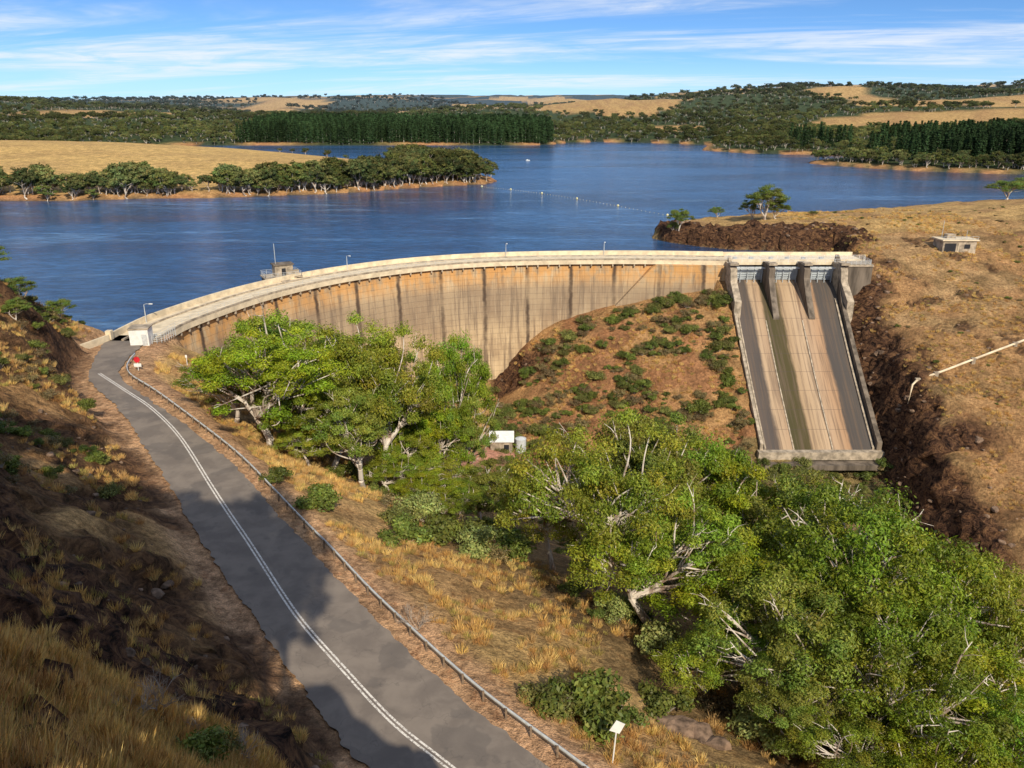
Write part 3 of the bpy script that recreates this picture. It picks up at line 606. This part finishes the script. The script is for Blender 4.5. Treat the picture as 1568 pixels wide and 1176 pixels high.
# ---------------------------------------------------------------- trees
def unit(n_, r_):
    v = r_.normal(size=(n_, 3)); return v/np.linalg.norm(v, axis=1)[:, None]
def leafcards(mb, c, rad, n_, size, asp, col, mat, r_, outw=.75, jit=.35):
    d_ = unit(n_, r_); d_[:, 2] = np.where(d_[:, 2] < 0, d_[:, 2]*.55, d_[:, 2]); q = r_.random(n_)**.45
    q = q*(1+.32*np.sin(d_[:, 0]*5+c[0]*3)*np.cos(d_[:, 1]*6+c[1]))
    p = c+d_*q[:, None]*rad
    nr = d_*outw+unit(n_, r_)*.62+np.array([0, 0, .22]); nr /= np.linalg.norm(nr, axis=1)[:, None]
    t_ = np.cross(nr, unit(n_, r_)+np.array([0, 0, .0])); t_ /= np.linalg.norm(t_, axis=1)[:, None]+1e-6; b_ = np.cross(nr, t_)
    s_ = size*(.6+.8*r_.random(n_))[:, None]
    v = np.stack([p+t_*s_*.5, p+b_*s_*asp*.5, p-t_*s_*.5, p-b_*s_*asp*.5], 1).reshape(-1, 3)
    f = np.arange(4*n_).reshape(-1, 4)
    cc = np.array(col)[None]*(1-jit+2*jit*r_.random(n_))[:, None]
    cc[:, 0] *= .85+.3*r_.random(n_)
    mb.add(v, f, mat, np.repeat(cc, 4, 0))
def gum(seed, H_=20., W_=18., ncl=62, nl=430, ls=.5, base_frac=.3, kk=6, col=(.115, .165, .028), name='gum', leafmat=None, sep=.07, rcl=(.065, .05), bare=7):
    r_ = np.random.default_rng(seed); mb = MB()
    fork = np.array([r_.normal()*.07*H_, r_.normal()*.07*H_, H_*base_frac])
    cl = []
    cz = H_*.60
    lob = [(unit(1, r_)[0]*np.array([W_*.28, W_*.28, H_*.12])+np.array([0, 0, cz]), .6+.35*r_.random()) for _ in range(7)]
    tries = 0
    while len(cl) < ncl and tries < 9000:
        tries += 1
        lc, ls_ = lob[r_.integers(7)]; d_ = unit(1, r_)[0]
        if d_[2] < -.3: continue
        q = (.7+.3*r_.random())*ls_
        c = lc+d_*q*np.array([W_*.42, W_*.42, H_*.36])
        if c[2] > H_*.95 or c[2] < H_*.28: continue
        if any(np.linalg.norm((c-o_)) < W_*sep for o_ in cl): continue
        cl.append(c)
    Cc = np.array(cl); Cc[:, 2] *= (H_*.93)/Cc[:, 2].max()
    R0 = H_*.026
    tr = [np.array([0, 0, -.8]), np.array([0, 0, .2]), fork*.5+r_.normal(size=3)*.02*H_, fork]
    mb.tube(catmull(tr, 4), np.linspace(R0*1.35, R0*.85, 13), 8, 0)
    seeds_ = Cc[r_.choice(len(Cc), kk, replace=False)]
    lab = np.argmin(np.linalg.norm(Cc[:, None]-seeds_[None], axis=2), 1)
    for k in range(kk):
        M_ = Cc[lab == k]
        if not len(M_): continue
        m_ = M_.mean(0); node = fork+(m_-fork)*.72
        mid = (fork+node)/2+r_.normal(size=3)*.035*H_
        pth = catmull([fork, mid, node], 5); mb.tube(pth, np.linspace(R0*.66, R0*.36, len(pth)), 6, 0)
        for c in M_:
            i0 = int(len(pth)*(.4+.6*r_.random())); st_ = pth[min(i0, len(pth)-1)]
            md = (st_+c)/2+r_.normal(size=3)*.035*H_
            mb.tube(catmull([st_, md, c], 4), np.linspace(R0*.3, R0*.08, 9), 5, 0)
        for _ in range(bare//kk+(1 if r_.random() < .5 and bare else 0)):   # bare pale limbs poking out of the canopy
            tgt = M_[r_.integers(len(M_))]; dv = tgt-fork; dv /= np.linalg.norm(dv); e_ = tgt+dv*W_*(.04+.05*r_.random())+unit(1, r_)[0]*W_*.06
            st_ = pth[-1]; q1 = catmull([st_, (st_+e_)/2+r_.normal(size=3)*.04*H_, e_], 4); mb.tube(q1, np.linspace(R0*.3, R0*.06, 9), 5, 0)
            for j in (3, 5, 7):
                u1 = unit(1, r_)[0]; mb.tube([q1[j], q1[j]+(u1+dv*.5)*W_*.04, q1[j]+(u1+dv*.9+unit(1, r_)[0]*.4)*W_*.06], [R0*.12, R0*.08, R0*.03], 4, 0)
    for c in Cc:
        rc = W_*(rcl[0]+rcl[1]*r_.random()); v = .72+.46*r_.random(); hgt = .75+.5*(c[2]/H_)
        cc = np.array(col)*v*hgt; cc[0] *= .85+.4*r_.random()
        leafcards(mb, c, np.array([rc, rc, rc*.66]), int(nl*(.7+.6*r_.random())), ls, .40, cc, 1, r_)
    return mb.obj(name, [M_bark, leafmat or M_leaf], link=False)
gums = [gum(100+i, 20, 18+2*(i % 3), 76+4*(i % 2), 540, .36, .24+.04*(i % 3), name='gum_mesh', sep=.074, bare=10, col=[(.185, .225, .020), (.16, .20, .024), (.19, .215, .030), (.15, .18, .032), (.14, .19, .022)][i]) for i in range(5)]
def place(mesh, name, loc, s, rz):
    o = bpy.data.objects.new(name, mesh); o.location = loc; o.scale = s; o.rotation_euler = (0, 0, rz); bpy.context.collection.objects.link(o); return o
TL = [
 (395, 500, 101, 190), (470, 474, 112, 220), (575, 505, 108, 180), (545, 600, 99, 130), (690, 520, 120, 110), (650, 600, 114, 110),
 (600, 700, 103, 110), (655, 690, 108, 120), (735, 715, 104, 110), (700, 745, 98, 120), (650, 770, 94, 90), (600, 640, 108, 90),
 (925, 645, 71, 240), (1000, 640, 88, 200), (1080, 690, 92, 200), (1160, 720, 88, 220), (1010, 770, 66, 220), (850, 720, 78, 150),
 (1240, 750, 80, 230), (1340, 770, 64, 300), (1130, 840, 64, 220), (1440, 830, 62, 260), (1520, 880, 66, 220), (1250, 900, 55, 240), (1390, 960, 50, 260), (1500, 1010, 52, 260),
 (1100, 960, 56, 160), (1560, 860, 80, 150), (1200, 1040, 49, 150), (1560, 1090, 46, 200), (1440, 1110, 44, 200), (1320, 1100, 45, 180),
 (520, 490, 116, 160), (350, 545, 106, 110), (440, 560, 104, 130), (500, 580, 104, 140), (610, 545, 116, 120), (470, 660, 98, 90), (700, 600, 118, 90)]
for i, (px, py, Yd, wp_) in enumerate(TL):
    x_, y_, zt = atY(px, py, Yd); g0 = float(hz(x_, y_)[0]); Ht = max(zt-g0, 6.); dep = y_*cs+(CAMZ-(g0+zt)/2*1.)*sn
    Wm = min(wp_/FPX*dep, Ht*1.35)
    k = i % 5; base_w = 18+2*(k % 3)
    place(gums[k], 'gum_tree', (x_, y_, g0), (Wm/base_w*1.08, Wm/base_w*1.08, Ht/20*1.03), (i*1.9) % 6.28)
# trees on the hill beside and behind the lookout; they throw the shade on the cutting and the road
sv = Vector((.24, -.76, .60)).normalized(); svn = np.array(sv)
def seen(T, r_):
    dp = T[1]*cs-(T[2]-CAMZ)*sn; up = T[1]*sn+(T[2]-CAMZ)*cs
    if dp < -r_: return False
    dp = max(dp, .5)+r_*.35
    return (T[0]+r_)/dp > -.70 and (up-r_)/dp < .52
for k, (px, py, w_) in enumerate(((15, 660, 13), (60, 740, 13), (10, 780, 13), (110, 800, 13), (30, 870, 12), (160, 870, 12), (220, 830, 12), (90, 930, 11), (290, 900, 11), (230, 930, 10), (320, 800, 10), (375, 850, 12), (365, 910, 10), (415, 880, 10), (400, 830, 10), (300, 990, 9), (180, 780, 12))):
    S_ = hit(px, py); best = None
    for t_ in np.arange(34, 130, 1.5):
        T = S_+svn*t_; g0 = float(hz(T[0], T[1])[0]); cl_ = T[2]-g0
        if 5 < cl_ < 21 and not any(seen(np.array([T[0], T[1], g0+cl_*q_]), w_*.62) for q_ in (.5, .8, 1.1, 1.5)):
            sc0 = abs(cl_-10)
            if best is None or sc0 < best[0]: best = (sc0, T, g0, cl_)
    if best is None: continue
    _, T, g0, cl_ = best
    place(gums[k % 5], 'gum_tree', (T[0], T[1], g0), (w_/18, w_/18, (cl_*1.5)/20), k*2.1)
place(gums[1], 'gum_tree', (-8.6, 3.2, float(hz(-8.6, 3.2)[0])), (.64, .64, .92), 2.1)
mb = MB(); mb.box((0, 0, .75), (.7, .7, 1.5)); mb.box((0, 0, 1.56), (.9, .9, .14)); o_ = mb.obj('lookout_pillar', [M_conc]); o_.location = (-.9, -1.6, float(hz(-.9, -1.6)[0]))
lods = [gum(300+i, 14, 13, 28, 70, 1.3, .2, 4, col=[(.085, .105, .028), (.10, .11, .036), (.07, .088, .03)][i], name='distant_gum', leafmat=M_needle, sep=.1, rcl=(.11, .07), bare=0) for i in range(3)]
def pine(seed):
    r_ = np.random.default_rng(seed); mb = MB(); mb.tube([(0, 0, 0), (0, 0, 17)], [.3, .05], 5, 0)
    for z_ in np.linspace(2, 17, 11):
        R_ = (18.5-z_)*.2+.5
        leafcards(mb, np.array([0, 0, z_]), np.array([R_, R_, .9]), 45, 1.4, .5, (.028, .052, .018), 1, r_)
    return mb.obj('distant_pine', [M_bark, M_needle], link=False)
pines = [pine(5), pine(6)]
def instancer(name, meshes, P, S, seed=0):
    P = np.asarray(P); S = np.asarray(S); r_ = np.random.default_rng(seed); root = empty(name); pick = r_.integers(len(meshes), size=len(P))
    for k, me in enumerate(meshes):
        q = P[pick == k]; s_ = S[pick == k]
        if not len(q): continue
        a = r_.random(len(q))*6.283; dx = np.stack([np.cos(a), np.sin(a), np.zeros_like(a)], 1)*s_[:, None]/2; dy = np.stack([-np.sin(a), np.cos(a), np.zeros_like(a)], 1)*s_[:, None]/2
        v = np.stack([q-dx-dy, q+dx-dy, q+dx+dy, q-dx+dy], 1).reshape(-1, 3); mb = MB(); mb.add(v, np.arange(len(v)).reshape(-1, 4))
        em = mb.obj('scatter_%d' % (k+1), [], root); em.instance_type = 'FACES'; em.use_instance_faces_scale = True; em.instance_faces_scale = 1.; em.show_instancer_for_render = False
        ch = bpy.data.objects.new('source_%d' % (k+1), me); bpy.context.collection.objects.link(ch); ch.parent = em
N = 22000; Yd = 470*np.exp(rng.random(N)*math.log(3800/470)); Xd = (rng.random(N)*1.44-.72)*Yd*1.0
dl = polydist(Xd, Yd, LAKE, True); il = inpoly(Xd, Yd, LAKE)
ok = (~il) & (dl > 7) & (wood(Xd, Yd) > .5) & (Yd > 500)
pinez = ((Xd > -330) & (Xd < 52) & (Yd > 990) & (Yd < 1330)) | ((Xd > 285) & (Yd > 570) & (Yd < 900) & (fbm(Xd/150, Yd/150, 2, 77) > .47) & (dl > 40))
og = ok & ~pinez
Pz = np.stack([Xd, Yd, hz(Xd, Yd)-.5], 1); Sc = (.45+.5*rng.random(N))*(.75+.45*sm(600, 2600, Yd))
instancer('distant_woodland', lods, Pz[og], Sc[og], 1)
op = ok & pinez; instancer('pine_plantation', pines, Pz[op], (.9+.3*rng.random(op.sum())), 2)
Np = 2400; xp = rng.uniform(-330, 52, Np); yp = rng.uniform(995, 1180, Np); kk_ = ~inpoly(xp, yp, LAKE) & (polydist(xp, yp, LAKE, True) > 8); xp, yp = xp[kk_], yp[kk_]
instancer('pine_forest', pines, np.stack([xp, yp, hz(xp, yp)-.5], 1), 1.1+.4*rng.random(len(xp)), 3)
sh = np.array([(-15, 482), (-35, 470), (-60, 455), (-78, 436), (-97, 425), (-125, 415), (-150, 405), (-180, 404), (-215, 392), (-247, 392), (-290, 385), (-350, 392)], float)
shp0 = resample(sh, 2.4)[0]; nr0 = normals2(shp0); nr0 *= np.sign(nr0[:, 1:2]+1e-6)
shp = np.repeat(shp0, 3, 0); nrm_ = np.repeat(nr0, 3, 0)
off = 2+rng.random(len(shp))**1.4*12; pts = shp+nrm_*off[:, None]+rng.normal(size=shp.shape)*1.5
gap = fbm(pts[:, 0]/11, pts[:, 0]*0+3, 3, 15); sel = (gap > .37) | (rng.random(len(pts)) < .15); gv = gap[sel]; pts = pts[sel]
tip = np.stack([rng.uniform(-110, -12, 420), rng.uniform(430, 560, 420)], 1); dt = polydist(tip[:, 0], tip[:, 1], LAKE, True); tip = tip[(~inpoly(tip[:, 0], tip[:, 1], LAKE)) & (dt > 4) & ((tip[:, 0] > -70) | (dt < 14))]
back = np.stack([rng.uniform(-420, -60, 300), rng.uniform(560, 830, 300)], 1); db = polydist(back[:, 0], back[:, 1], LAKE, True); back = back[(~inpoly(back[:, 0], back[:, 1], LAKE)) & (db > 4) & (db < 10)]
al = np.vstack([pts, tip, back]); ss = np.r_[(.4+.5*rng.random(len(pts)))*(.8+1.0*np.clip(gv-.4, 0, .3)/.3*.45), .45+.65*rng.random(len(tip)), .25+.2*rng.random(len(back))]
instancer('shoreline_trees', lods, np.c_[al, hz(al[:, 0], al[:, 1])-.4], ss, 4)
mids = [gum(400+i, 11, 9, 44, 330, .34, .12, 4, col=(.11, .145, .03), name='small_gum', sep=.05, rcl=(.10, .06), bare=3) for i in range(2)]
for i, (px, pb, pt, wpx) in enumerate(((1172, 336, 284, 62), (1040, 354, 320, 34), (1095, 333, 316, 24), (1540, 306, 276, 50), (1566, 304, 272, 40), (1245, 330, 322, 14), (1030, 358, 338, 18), (1150, 336, 306, 30), (1190, 336, 306, 34))):
    p = hit(px, pb); dep = p[1]*cs+(CAMZ-p[2])*sn; h_ = (pb-pt)/FPX*dep/ .97; w_ = wpx/FPX*dep
    place(mids[i % 2], 'gum_tree', (p[0], p[1], p[2]-.3), (w_/9, w_/9, h_/11), i*1.3)
for i, (x_, y_, w_, h_) in enumerate(((-77.5, 116, 7, 6), (-82, 122, 6, 5), (-84, 132, 6, 5), (-80, 137, 5, 4), (-72, 113, 4, 3.5), (-78, 128, 4, 3.4))):     # shrubby trees on the crest of the left bank
    place(mids[i % 2], 'gum_tree', (x_, y_, float(hz(x_, y_)[0])-.6), (w_/9, w_/9, h_/11), i*1.7)
# ---------------------------------------------------------------- shrubs
def shrub(seed, R_=1.5, H_=1.6, ncl=14, nl=170, ls=.26, col=(.085, .115, .03), name='shrub_mesh'):
    r_ = np.random.default_rng(seed); mb = MB()
    for i in range(ncl):
        a = r_.random()*6.28; q = r_.random()**.6*R_*.75; c = np.array([q*math.cos(a), q*math.sin(a), H_*(.3+.5*r_.random()*(1-.4*q/R_))]); rc = R_*(.25+.2*r_.random())
        mb.tube(catmull([(0, 0, -.3), c*.5+r_.normal(size=3)*.1, c*1.15], 3), np.linspace(.05, .012, 7), 4, 0)
        leafcards(mb, c, np.array([rc, rc, rc*.8]), nl, ls, .5, np.array(col)*(.7+.6*r_.random()), 1, r_)
    return mb.obj(name, [M_twig, M_leaf], link=False)
shr = [shrub(1, nl=240, ls=.2, col=(.14, .165, .035)), shrub(2, 1.7, 1.4, 16, 190, .18, (.16, .16, .045)), shrub(3, 1.3, 1.8, 12, 200, .18, (.11, .135, .03)), shrub(4, 1.5, 1.2, 13, 120, .18, (.20, .15, .07)), shrub(5, 1.6, 2.0, 16, 220, .17, (.26, .28, .09))]
kx = rng.uniform(-5, 58, 1900); ky = rng.uniform(163, 217, 1900); dn = fbm(kx/9, ky/9, 3, 44)
ydam = np.interp(kx, DC[:, 0][20:], DC[:, 1][20:])
s_ = (dn > .45+.12*rng.random(len(kx))-.05*(ky > 195)) & (ky < ydam-3.5) & (kx < chX(0, ky)-1.6); kx, ky = kx[s_], ky[s_]
rx = rng.uniform(96, 170, 110); ry = rng.uniform(120, 300, 110); lx = rng.uniform(-95, -32, 1200); ly = rng.uniform(40, 150, 1200); dlr = polydist(lx, ly, RC[::3]); q = (dlr > 7.5) & (hz(lx, ly) > 1.2) & (fbm(lx/8, ly/8, 3, 3) > .44) & (lx < -40); lx, ly = lx[q], ly[q]
vx = rng.uniform(-45, 84, 900); vy = rng.uniform(50, 165, 900); q = (polydist(vx, vy, RC[::3]) > 15) & (hz(vx, vy) < -7) & (fbm(vx/10, vy/10, 3, 9) > .45); vx, vy = vx[q], vy[q]
fx_ = rng.uniform(54, 84, 110); fy_ = rng.uniform(150, 164, 110)
px_ = np.r_[kx, rx, lx, vx, fx_]; py_ = np.r_[ky, ry, ly, vy, fy_]
sc_ = np.r_[.25+1.5*rng.random(len(kx))**2.4, .25+.35*rng.random(len(rx)), .3+.8*rng.random(len(lx)), .5+1.1*rng.random(len(vx)), .4+.6*rng.random(110)]
instancer('scrub', shr[:4]+[shr[3]], np.stack([px_, py_, hz(px_, py_)-.1], 1), sc_, 6)
for i, (px, pb, s0, k) in enumerate(((895, 1100, 2.3, 0), (845, 1085, 1.6, 1), (950, 1105, 1.5, 2), (1015, 1090, 1.6, 0), (20, 445, 3., 2), (5, 425, 3.2, 0), (70, 470, 2.2, 0), (105, 483, 2.4, 1), (125, 490, 1.8, 2), (45, 460, 2.4, 1), (1070, 630, 2.3, 0), (1095, 470, 2.0, 0), (1110, 468, 2.2, 2), (1005, 472, 1.6, 1), (870, 520, 2.2, 1), (840, 530, 1.9, 2),
        (490, 775, 1.8, 0), (425, 740, 1.4, 2), (620, 830, 2., 0), (1270, 705, 2., 0), (1230, 712, 1.6, 1), (1320, 735, 1.8, 2), (760, 600, 1.6, 1), (300, 1172, 1.1, 0), (330, 1150, .8, 1),
        (650, 800, 2.2, 4), (690, 830, 2.4, 0), (615, 800, 1.6, 1), (940, 950, 1.6, 4), (1010, 1010, 2., 4), (1180, 1150, 2., 4), (1360, 1150, 2.4, 4), (730, 850, 2., 4), (780, 850, 2.2, 0))):
    p = hit(px, pb); place(shr[k], 'bush', (p[0], p[1], p[2]-.15), (s0, s0, s0*.95), i*1.1)
def dead(seed, H_=3.):
    r_ = np.random.default_rng(seed); mb = MB()
    def br(p, d_, L_, r0, lv):
        q = p+d_*L_; mb.tube([p, (p+q)/2+r_.normal(size=3)*.05*L_, q], [r0, r0*.8, r0*.6], 4, 0, cap=False)
        if lv:
            for _ in range(3+(lv > 2)):
                dd = d_+unit(1, r_)[0]*.65+np.array([0, 0, .1]); dd /= np.linalg.norm(dd); br(p+d_*L_*(.5+.5*r_.random()), dd, L_*.66, r0*.6, lv-1)
    for _ in range(4):
        dd = unit(1, r_)[0]*.6+np.array([0, 0, 1.]); dd /= np.linalg.norm(dd); br(np.zeros(3), dd, H_*.4, .035, 3)
    return mb.obj('dead_mesh', [M_twig], link=False)
dd_ = [dead(1), dead(2)]
for i, (px, pb, s0) in enumerate(((245, 1095, .95), (365, 1176, .8), (640, 965, 1.), (300, 1130, .7), (210, 1110, .8))):
    p = hit(px, pb); place(dd_[i % 2], 'dead_shrub', tuple(p), (s0,)*3, i*2.)
# ---------------------------------------------------------------- grass
def tuft(seed, n_=46, h_=.75, R_=.35, col=(.46, .32, .13)):
    r_ = np.random.default_rng(seed); a = r_.random(n_)*6.283; q = r_.random(n_)**.7*R_; b0 = np.stack([q*np.cos(a), q*np.sin(a), np.full(n_, -.05)], 1)
    ln = np.stack([np.cos(a), np.sin(a), np.zeros(n_)], 1)*(.15+.35*r_.random(n_))[:, None]*h_+r_.normal(size=(n_, 3))*.06; hh = h_*(.5+.6*r_.random(n_))
    tp = b0+ln; tp[:, 2] += hh; a2 = r_.random(n_)*6.283; w_ = np.stack([np.cos(a2), np.sin(a2), np.zeros(n_)], 1)*.016
    v = np.stack([b0-w_, b0+w_, (b0+tp)/2+w_*1.+np.array([0, 0, .06]), tp, (b0+tp)/2-w_+np.array([0, 0, .06])], 1).reshape(-1, 3)
    cc = np.array(col)*(.7+.6*r_.random(n_))[:, None]; mb = MB(); mb.add(v, np.arange(5*n_).reshape(-1, 5), 0, np.repeat(cc, 5, 0)); return mb.obj('tuft_mesh', [M_grass], link=False)
tf = [tuft(1, 56, col=(.60, .40, .15)), tuft(2, 50, .6, .4, (.54, .33, .12)), tuft(3, 60, .9, .3, (.64, .46, .19)), tuft(4, 46, .5, .4, (.38, .31, .10))]
N = 22000; gx_ = rng.uniform(-60, 40, N); gy_ = rng.uniform(36, 135, N); dg = polydist(gx_, gy_, RC[::3]); cx_ = np.interp(gy_, RC[::-1, 1], RC[::-1, 0])
q = (gx_ > cx_) & (dg > 7.2) & (dg < 30) & (rng.random(N) < np.clip(1.3-dg/30, .2, 1)) & (fbm(gx_/5, gy_/5, 3, 61) > .43); A1 = np.c_[gx_[q], gy_[q]]
N = 14000; gx_ = rng.uniform(-85, -8, N); gy_ = rng.uniform(12, 140, N); dg = polydist(gx_, gy_, RC[::3]); cx_ = np.interp(gy_, RC[::-1, 1], RC[::-1, 0])
q = (gx_ < cx_) & (dg > 6.8) & (fbm(gx_/6, gy_/6, 3, 62) > .51); A2 = np.c_[gx_[q], gy_[q]]
N = 5000; gx_ = rng.uniform(-24, -8, N); gy_ = rng.uniform(12, 34, N); A3 = np.c_[gx_, gy_]; A3 = A3[(polydist(gx_, gy_, RC[::3]) > 12)]
N = 6000; gx_ = rng.uniform(92, 150, N); gy_ = rng.uniform(125, 300, N); A4 = np.c_[gx_, gy_]; A4 = A4[(fbm(gx_/8, gy_/8, 3, 63) > .48) & ~inpoly(gx_, gy_, LAKE)]
N = 2500; gx_ = rng.uniform(0, 58, N); gy_ = rng.uniform(165, 216, N); A5 = np.c_[gx_, gy_]; A5 = A5[fbm(gx_/6, gy_/6, 3, 64) > .5]
al = np.vstack([A1, A2, A3, A4, A5]); sc_ = np.r_[.5+.6*rng.random(len(A1)), .5+.6*rng.random(len(A2)), .7+.5*rng.random(len(A3)), .5+.6*rng.random(len(A4)), .6+.6*rng.random(len(A5))]
instancer('dry_grass', tf, np.c_[al, hz(al[:, 0], al[:, 1])], sc_, 7)
# ---------------------------------------------------------------- rocks
def rockm(seed):
    import bmesh
    bm = bmesh.new(); bmesh.ops.create_icosphere(bm, subdivisions=3, radius=1.); r_ = np.random.default_rng(seed); pl_ = [(unit(1, r_)[0], .55+.35*r_.random()) for _ in range(14)]
    for v in bm.verts:
        c = np.array(v.co)
        for nn_, dd in pl_:
            k = c@nn_-dd
            if k > 0: c = c-nn_*k
        c = c*np.array([1.2, 1., .7]); v.co = c
    me = bpy.data.meshes.new('rock_mesh'); bm.to_mesh(me); bm.free(); me.materials.append(M_rock); return me
rks = [rockm(1), rockm(2), rockm(3)]
for i, (px, pb, s0) in enumerate(((1040, 1118, 1.7), (1075, 1130, 1.4), (1015, 1108, 1.1), (1100, 1145, 1.), (905, 1112, .8))):
    p = hit(px, pb); place(rks[i % 3], 'rock', tuple(p), (s0,)*3, i)
N = 6000; gx_ = rng.uniform(-60, 120, N); gy_ = rng.uniform(20, 275, N)
i_ = np.clip(np.searchsorted(XS, gx_), 0, len(XS)-1); j_ = np.clip(np.searchsorted(YS, gy_), 0, len(YS)-1); rv = rock.reshape(X.shape)[j_, i_]
q = (rv > .25) & (polydist(gx_, gy_, RC[::3]) > 7) & (~inpoly(gx_, gy_, LAKE)); gx_, gy_ = gx_[q], gy_[q]
instancer('rock_rubble', rks, np.stack([gx_, gy_, hz(gx_, gy_)-.1], 1), .12+.6*rng.random(len(gx_))**3+.5*((gx_ > 84)*rng.random(len(gx_))**2), 8)
# ---------------------------------------------------------------- sun, sky, camera
sd = bpy.data.lights.new('sun', 'SUN'); sd.energy = 5.0; sd.angle = D2R(.5); sd.color = (1., .91, .76)
so = bpy.data.objects.new('sun', sd); so.rotation_euler = sv.to_track_quat('Z', 'Y').to_euler(); so.location = (0, -50, 120); bpy.context.collection.objects.link(so)
wd_ = bpy.data.worlds.new("World"); bpy.context.scene.world = wd_; wd_.use_nodes = True; wd_.node_tree.nodes.clear(); t = NT(wd_.node_tree)
out = t.n('ShaderNodeOutputWorld'); bg = t.n('ShaderNodeBackground', {'Strength': .105}); L(t, bg.outputs[0], out.inputs[0])
gen = t.n('ShaderNodeTexCoord').outputs['Generated']; s = t.n('ShaderNodeSeparateXYZ', {0: gen})
zz_ = t.m('ADD', t.m('MULTIPLY', t.m('MAXIMUM', s.outputs[2], 0.), 1.9), .045)
vec = t.n('ShaderNodeVectorMath', {0: t.n('ShaderNodeCombineXYZ', {0: s.outputs[0], 1: s.outputs[1], 2: zz_}).outputs[0]}, operation='NORMALIZE').outputs[0]
sky = t.n('ShaderNodeTexSky', {'Vector': vec}, sky_type='NISHITA', sun_disc=False, sun_elevation=math.asin(sv.z), sun_rotation=math.atan2(sv.x, sv.y), air_density=1., dust_density=.3, ozone_density=2.)
zc = t.m('ADD', t.m('MAXIMUM', s.outputs[2], 0.), .07)
cu = t.m('DIVIDE', s.outputs[0], zc); cv = t.m('DIVIDE', s.outputs[1], zc)
cvec = t.n('ShaderNodeCombineXYZ', {0: t.m('MULTIPLY', cu, .22), 1: t.m('ADD', t.m('MULTIPLY', cv, .62), t.m('MULTIPLY', cu, .16)), 2: 3.7}).outputs[0]
n1 = t.noise(cvec, 1.0, 6, .62, .5); c1 = t.rng(n1, .42, .66)
n2_ = t.noise(t.scale(cvec, (3.5, 1.6, 1)), 1.6, 5, .65, .8); cl = t.m('MULTIPLY', c1, t.rng(n2_, .3, .62, .3, 1.))
hazef = t.rng(s.outputs[2], 0., .07, .6, 0.)
cc = t.mix(1., sky.outputs[0], (.75, 1.10, 1.48), 'MULTIPLY'); cc = t.mix(hazef, cc, (5.6, 7.9, 9.5)); cc = t.mix(t.m('MULTIPLY', cl, .85), cc, (8.6, 9.0, 9.6))
L(t, cc, bg.inputs[0])
cam = bpy.data.cameras.new('camera'); co = bpy.data.objects.new('camera', cam); bpy.context.collection.objects.link(co)
cam.sensor_width = 36; cam.lens = 36*FPX/1568; cam.clip_start = .3; cam.clip_end = 20000
co.location = (0, 0, CAMZ); co.rotation_euler = (D2R(90-PITCH), 0, 0)
sc = bpy.context.scene; sc.camera = co
sc.view_settings.view_transform = 'Standard'; sc.view_settings.look = 'None'; sc.view_settings.exposure = 0
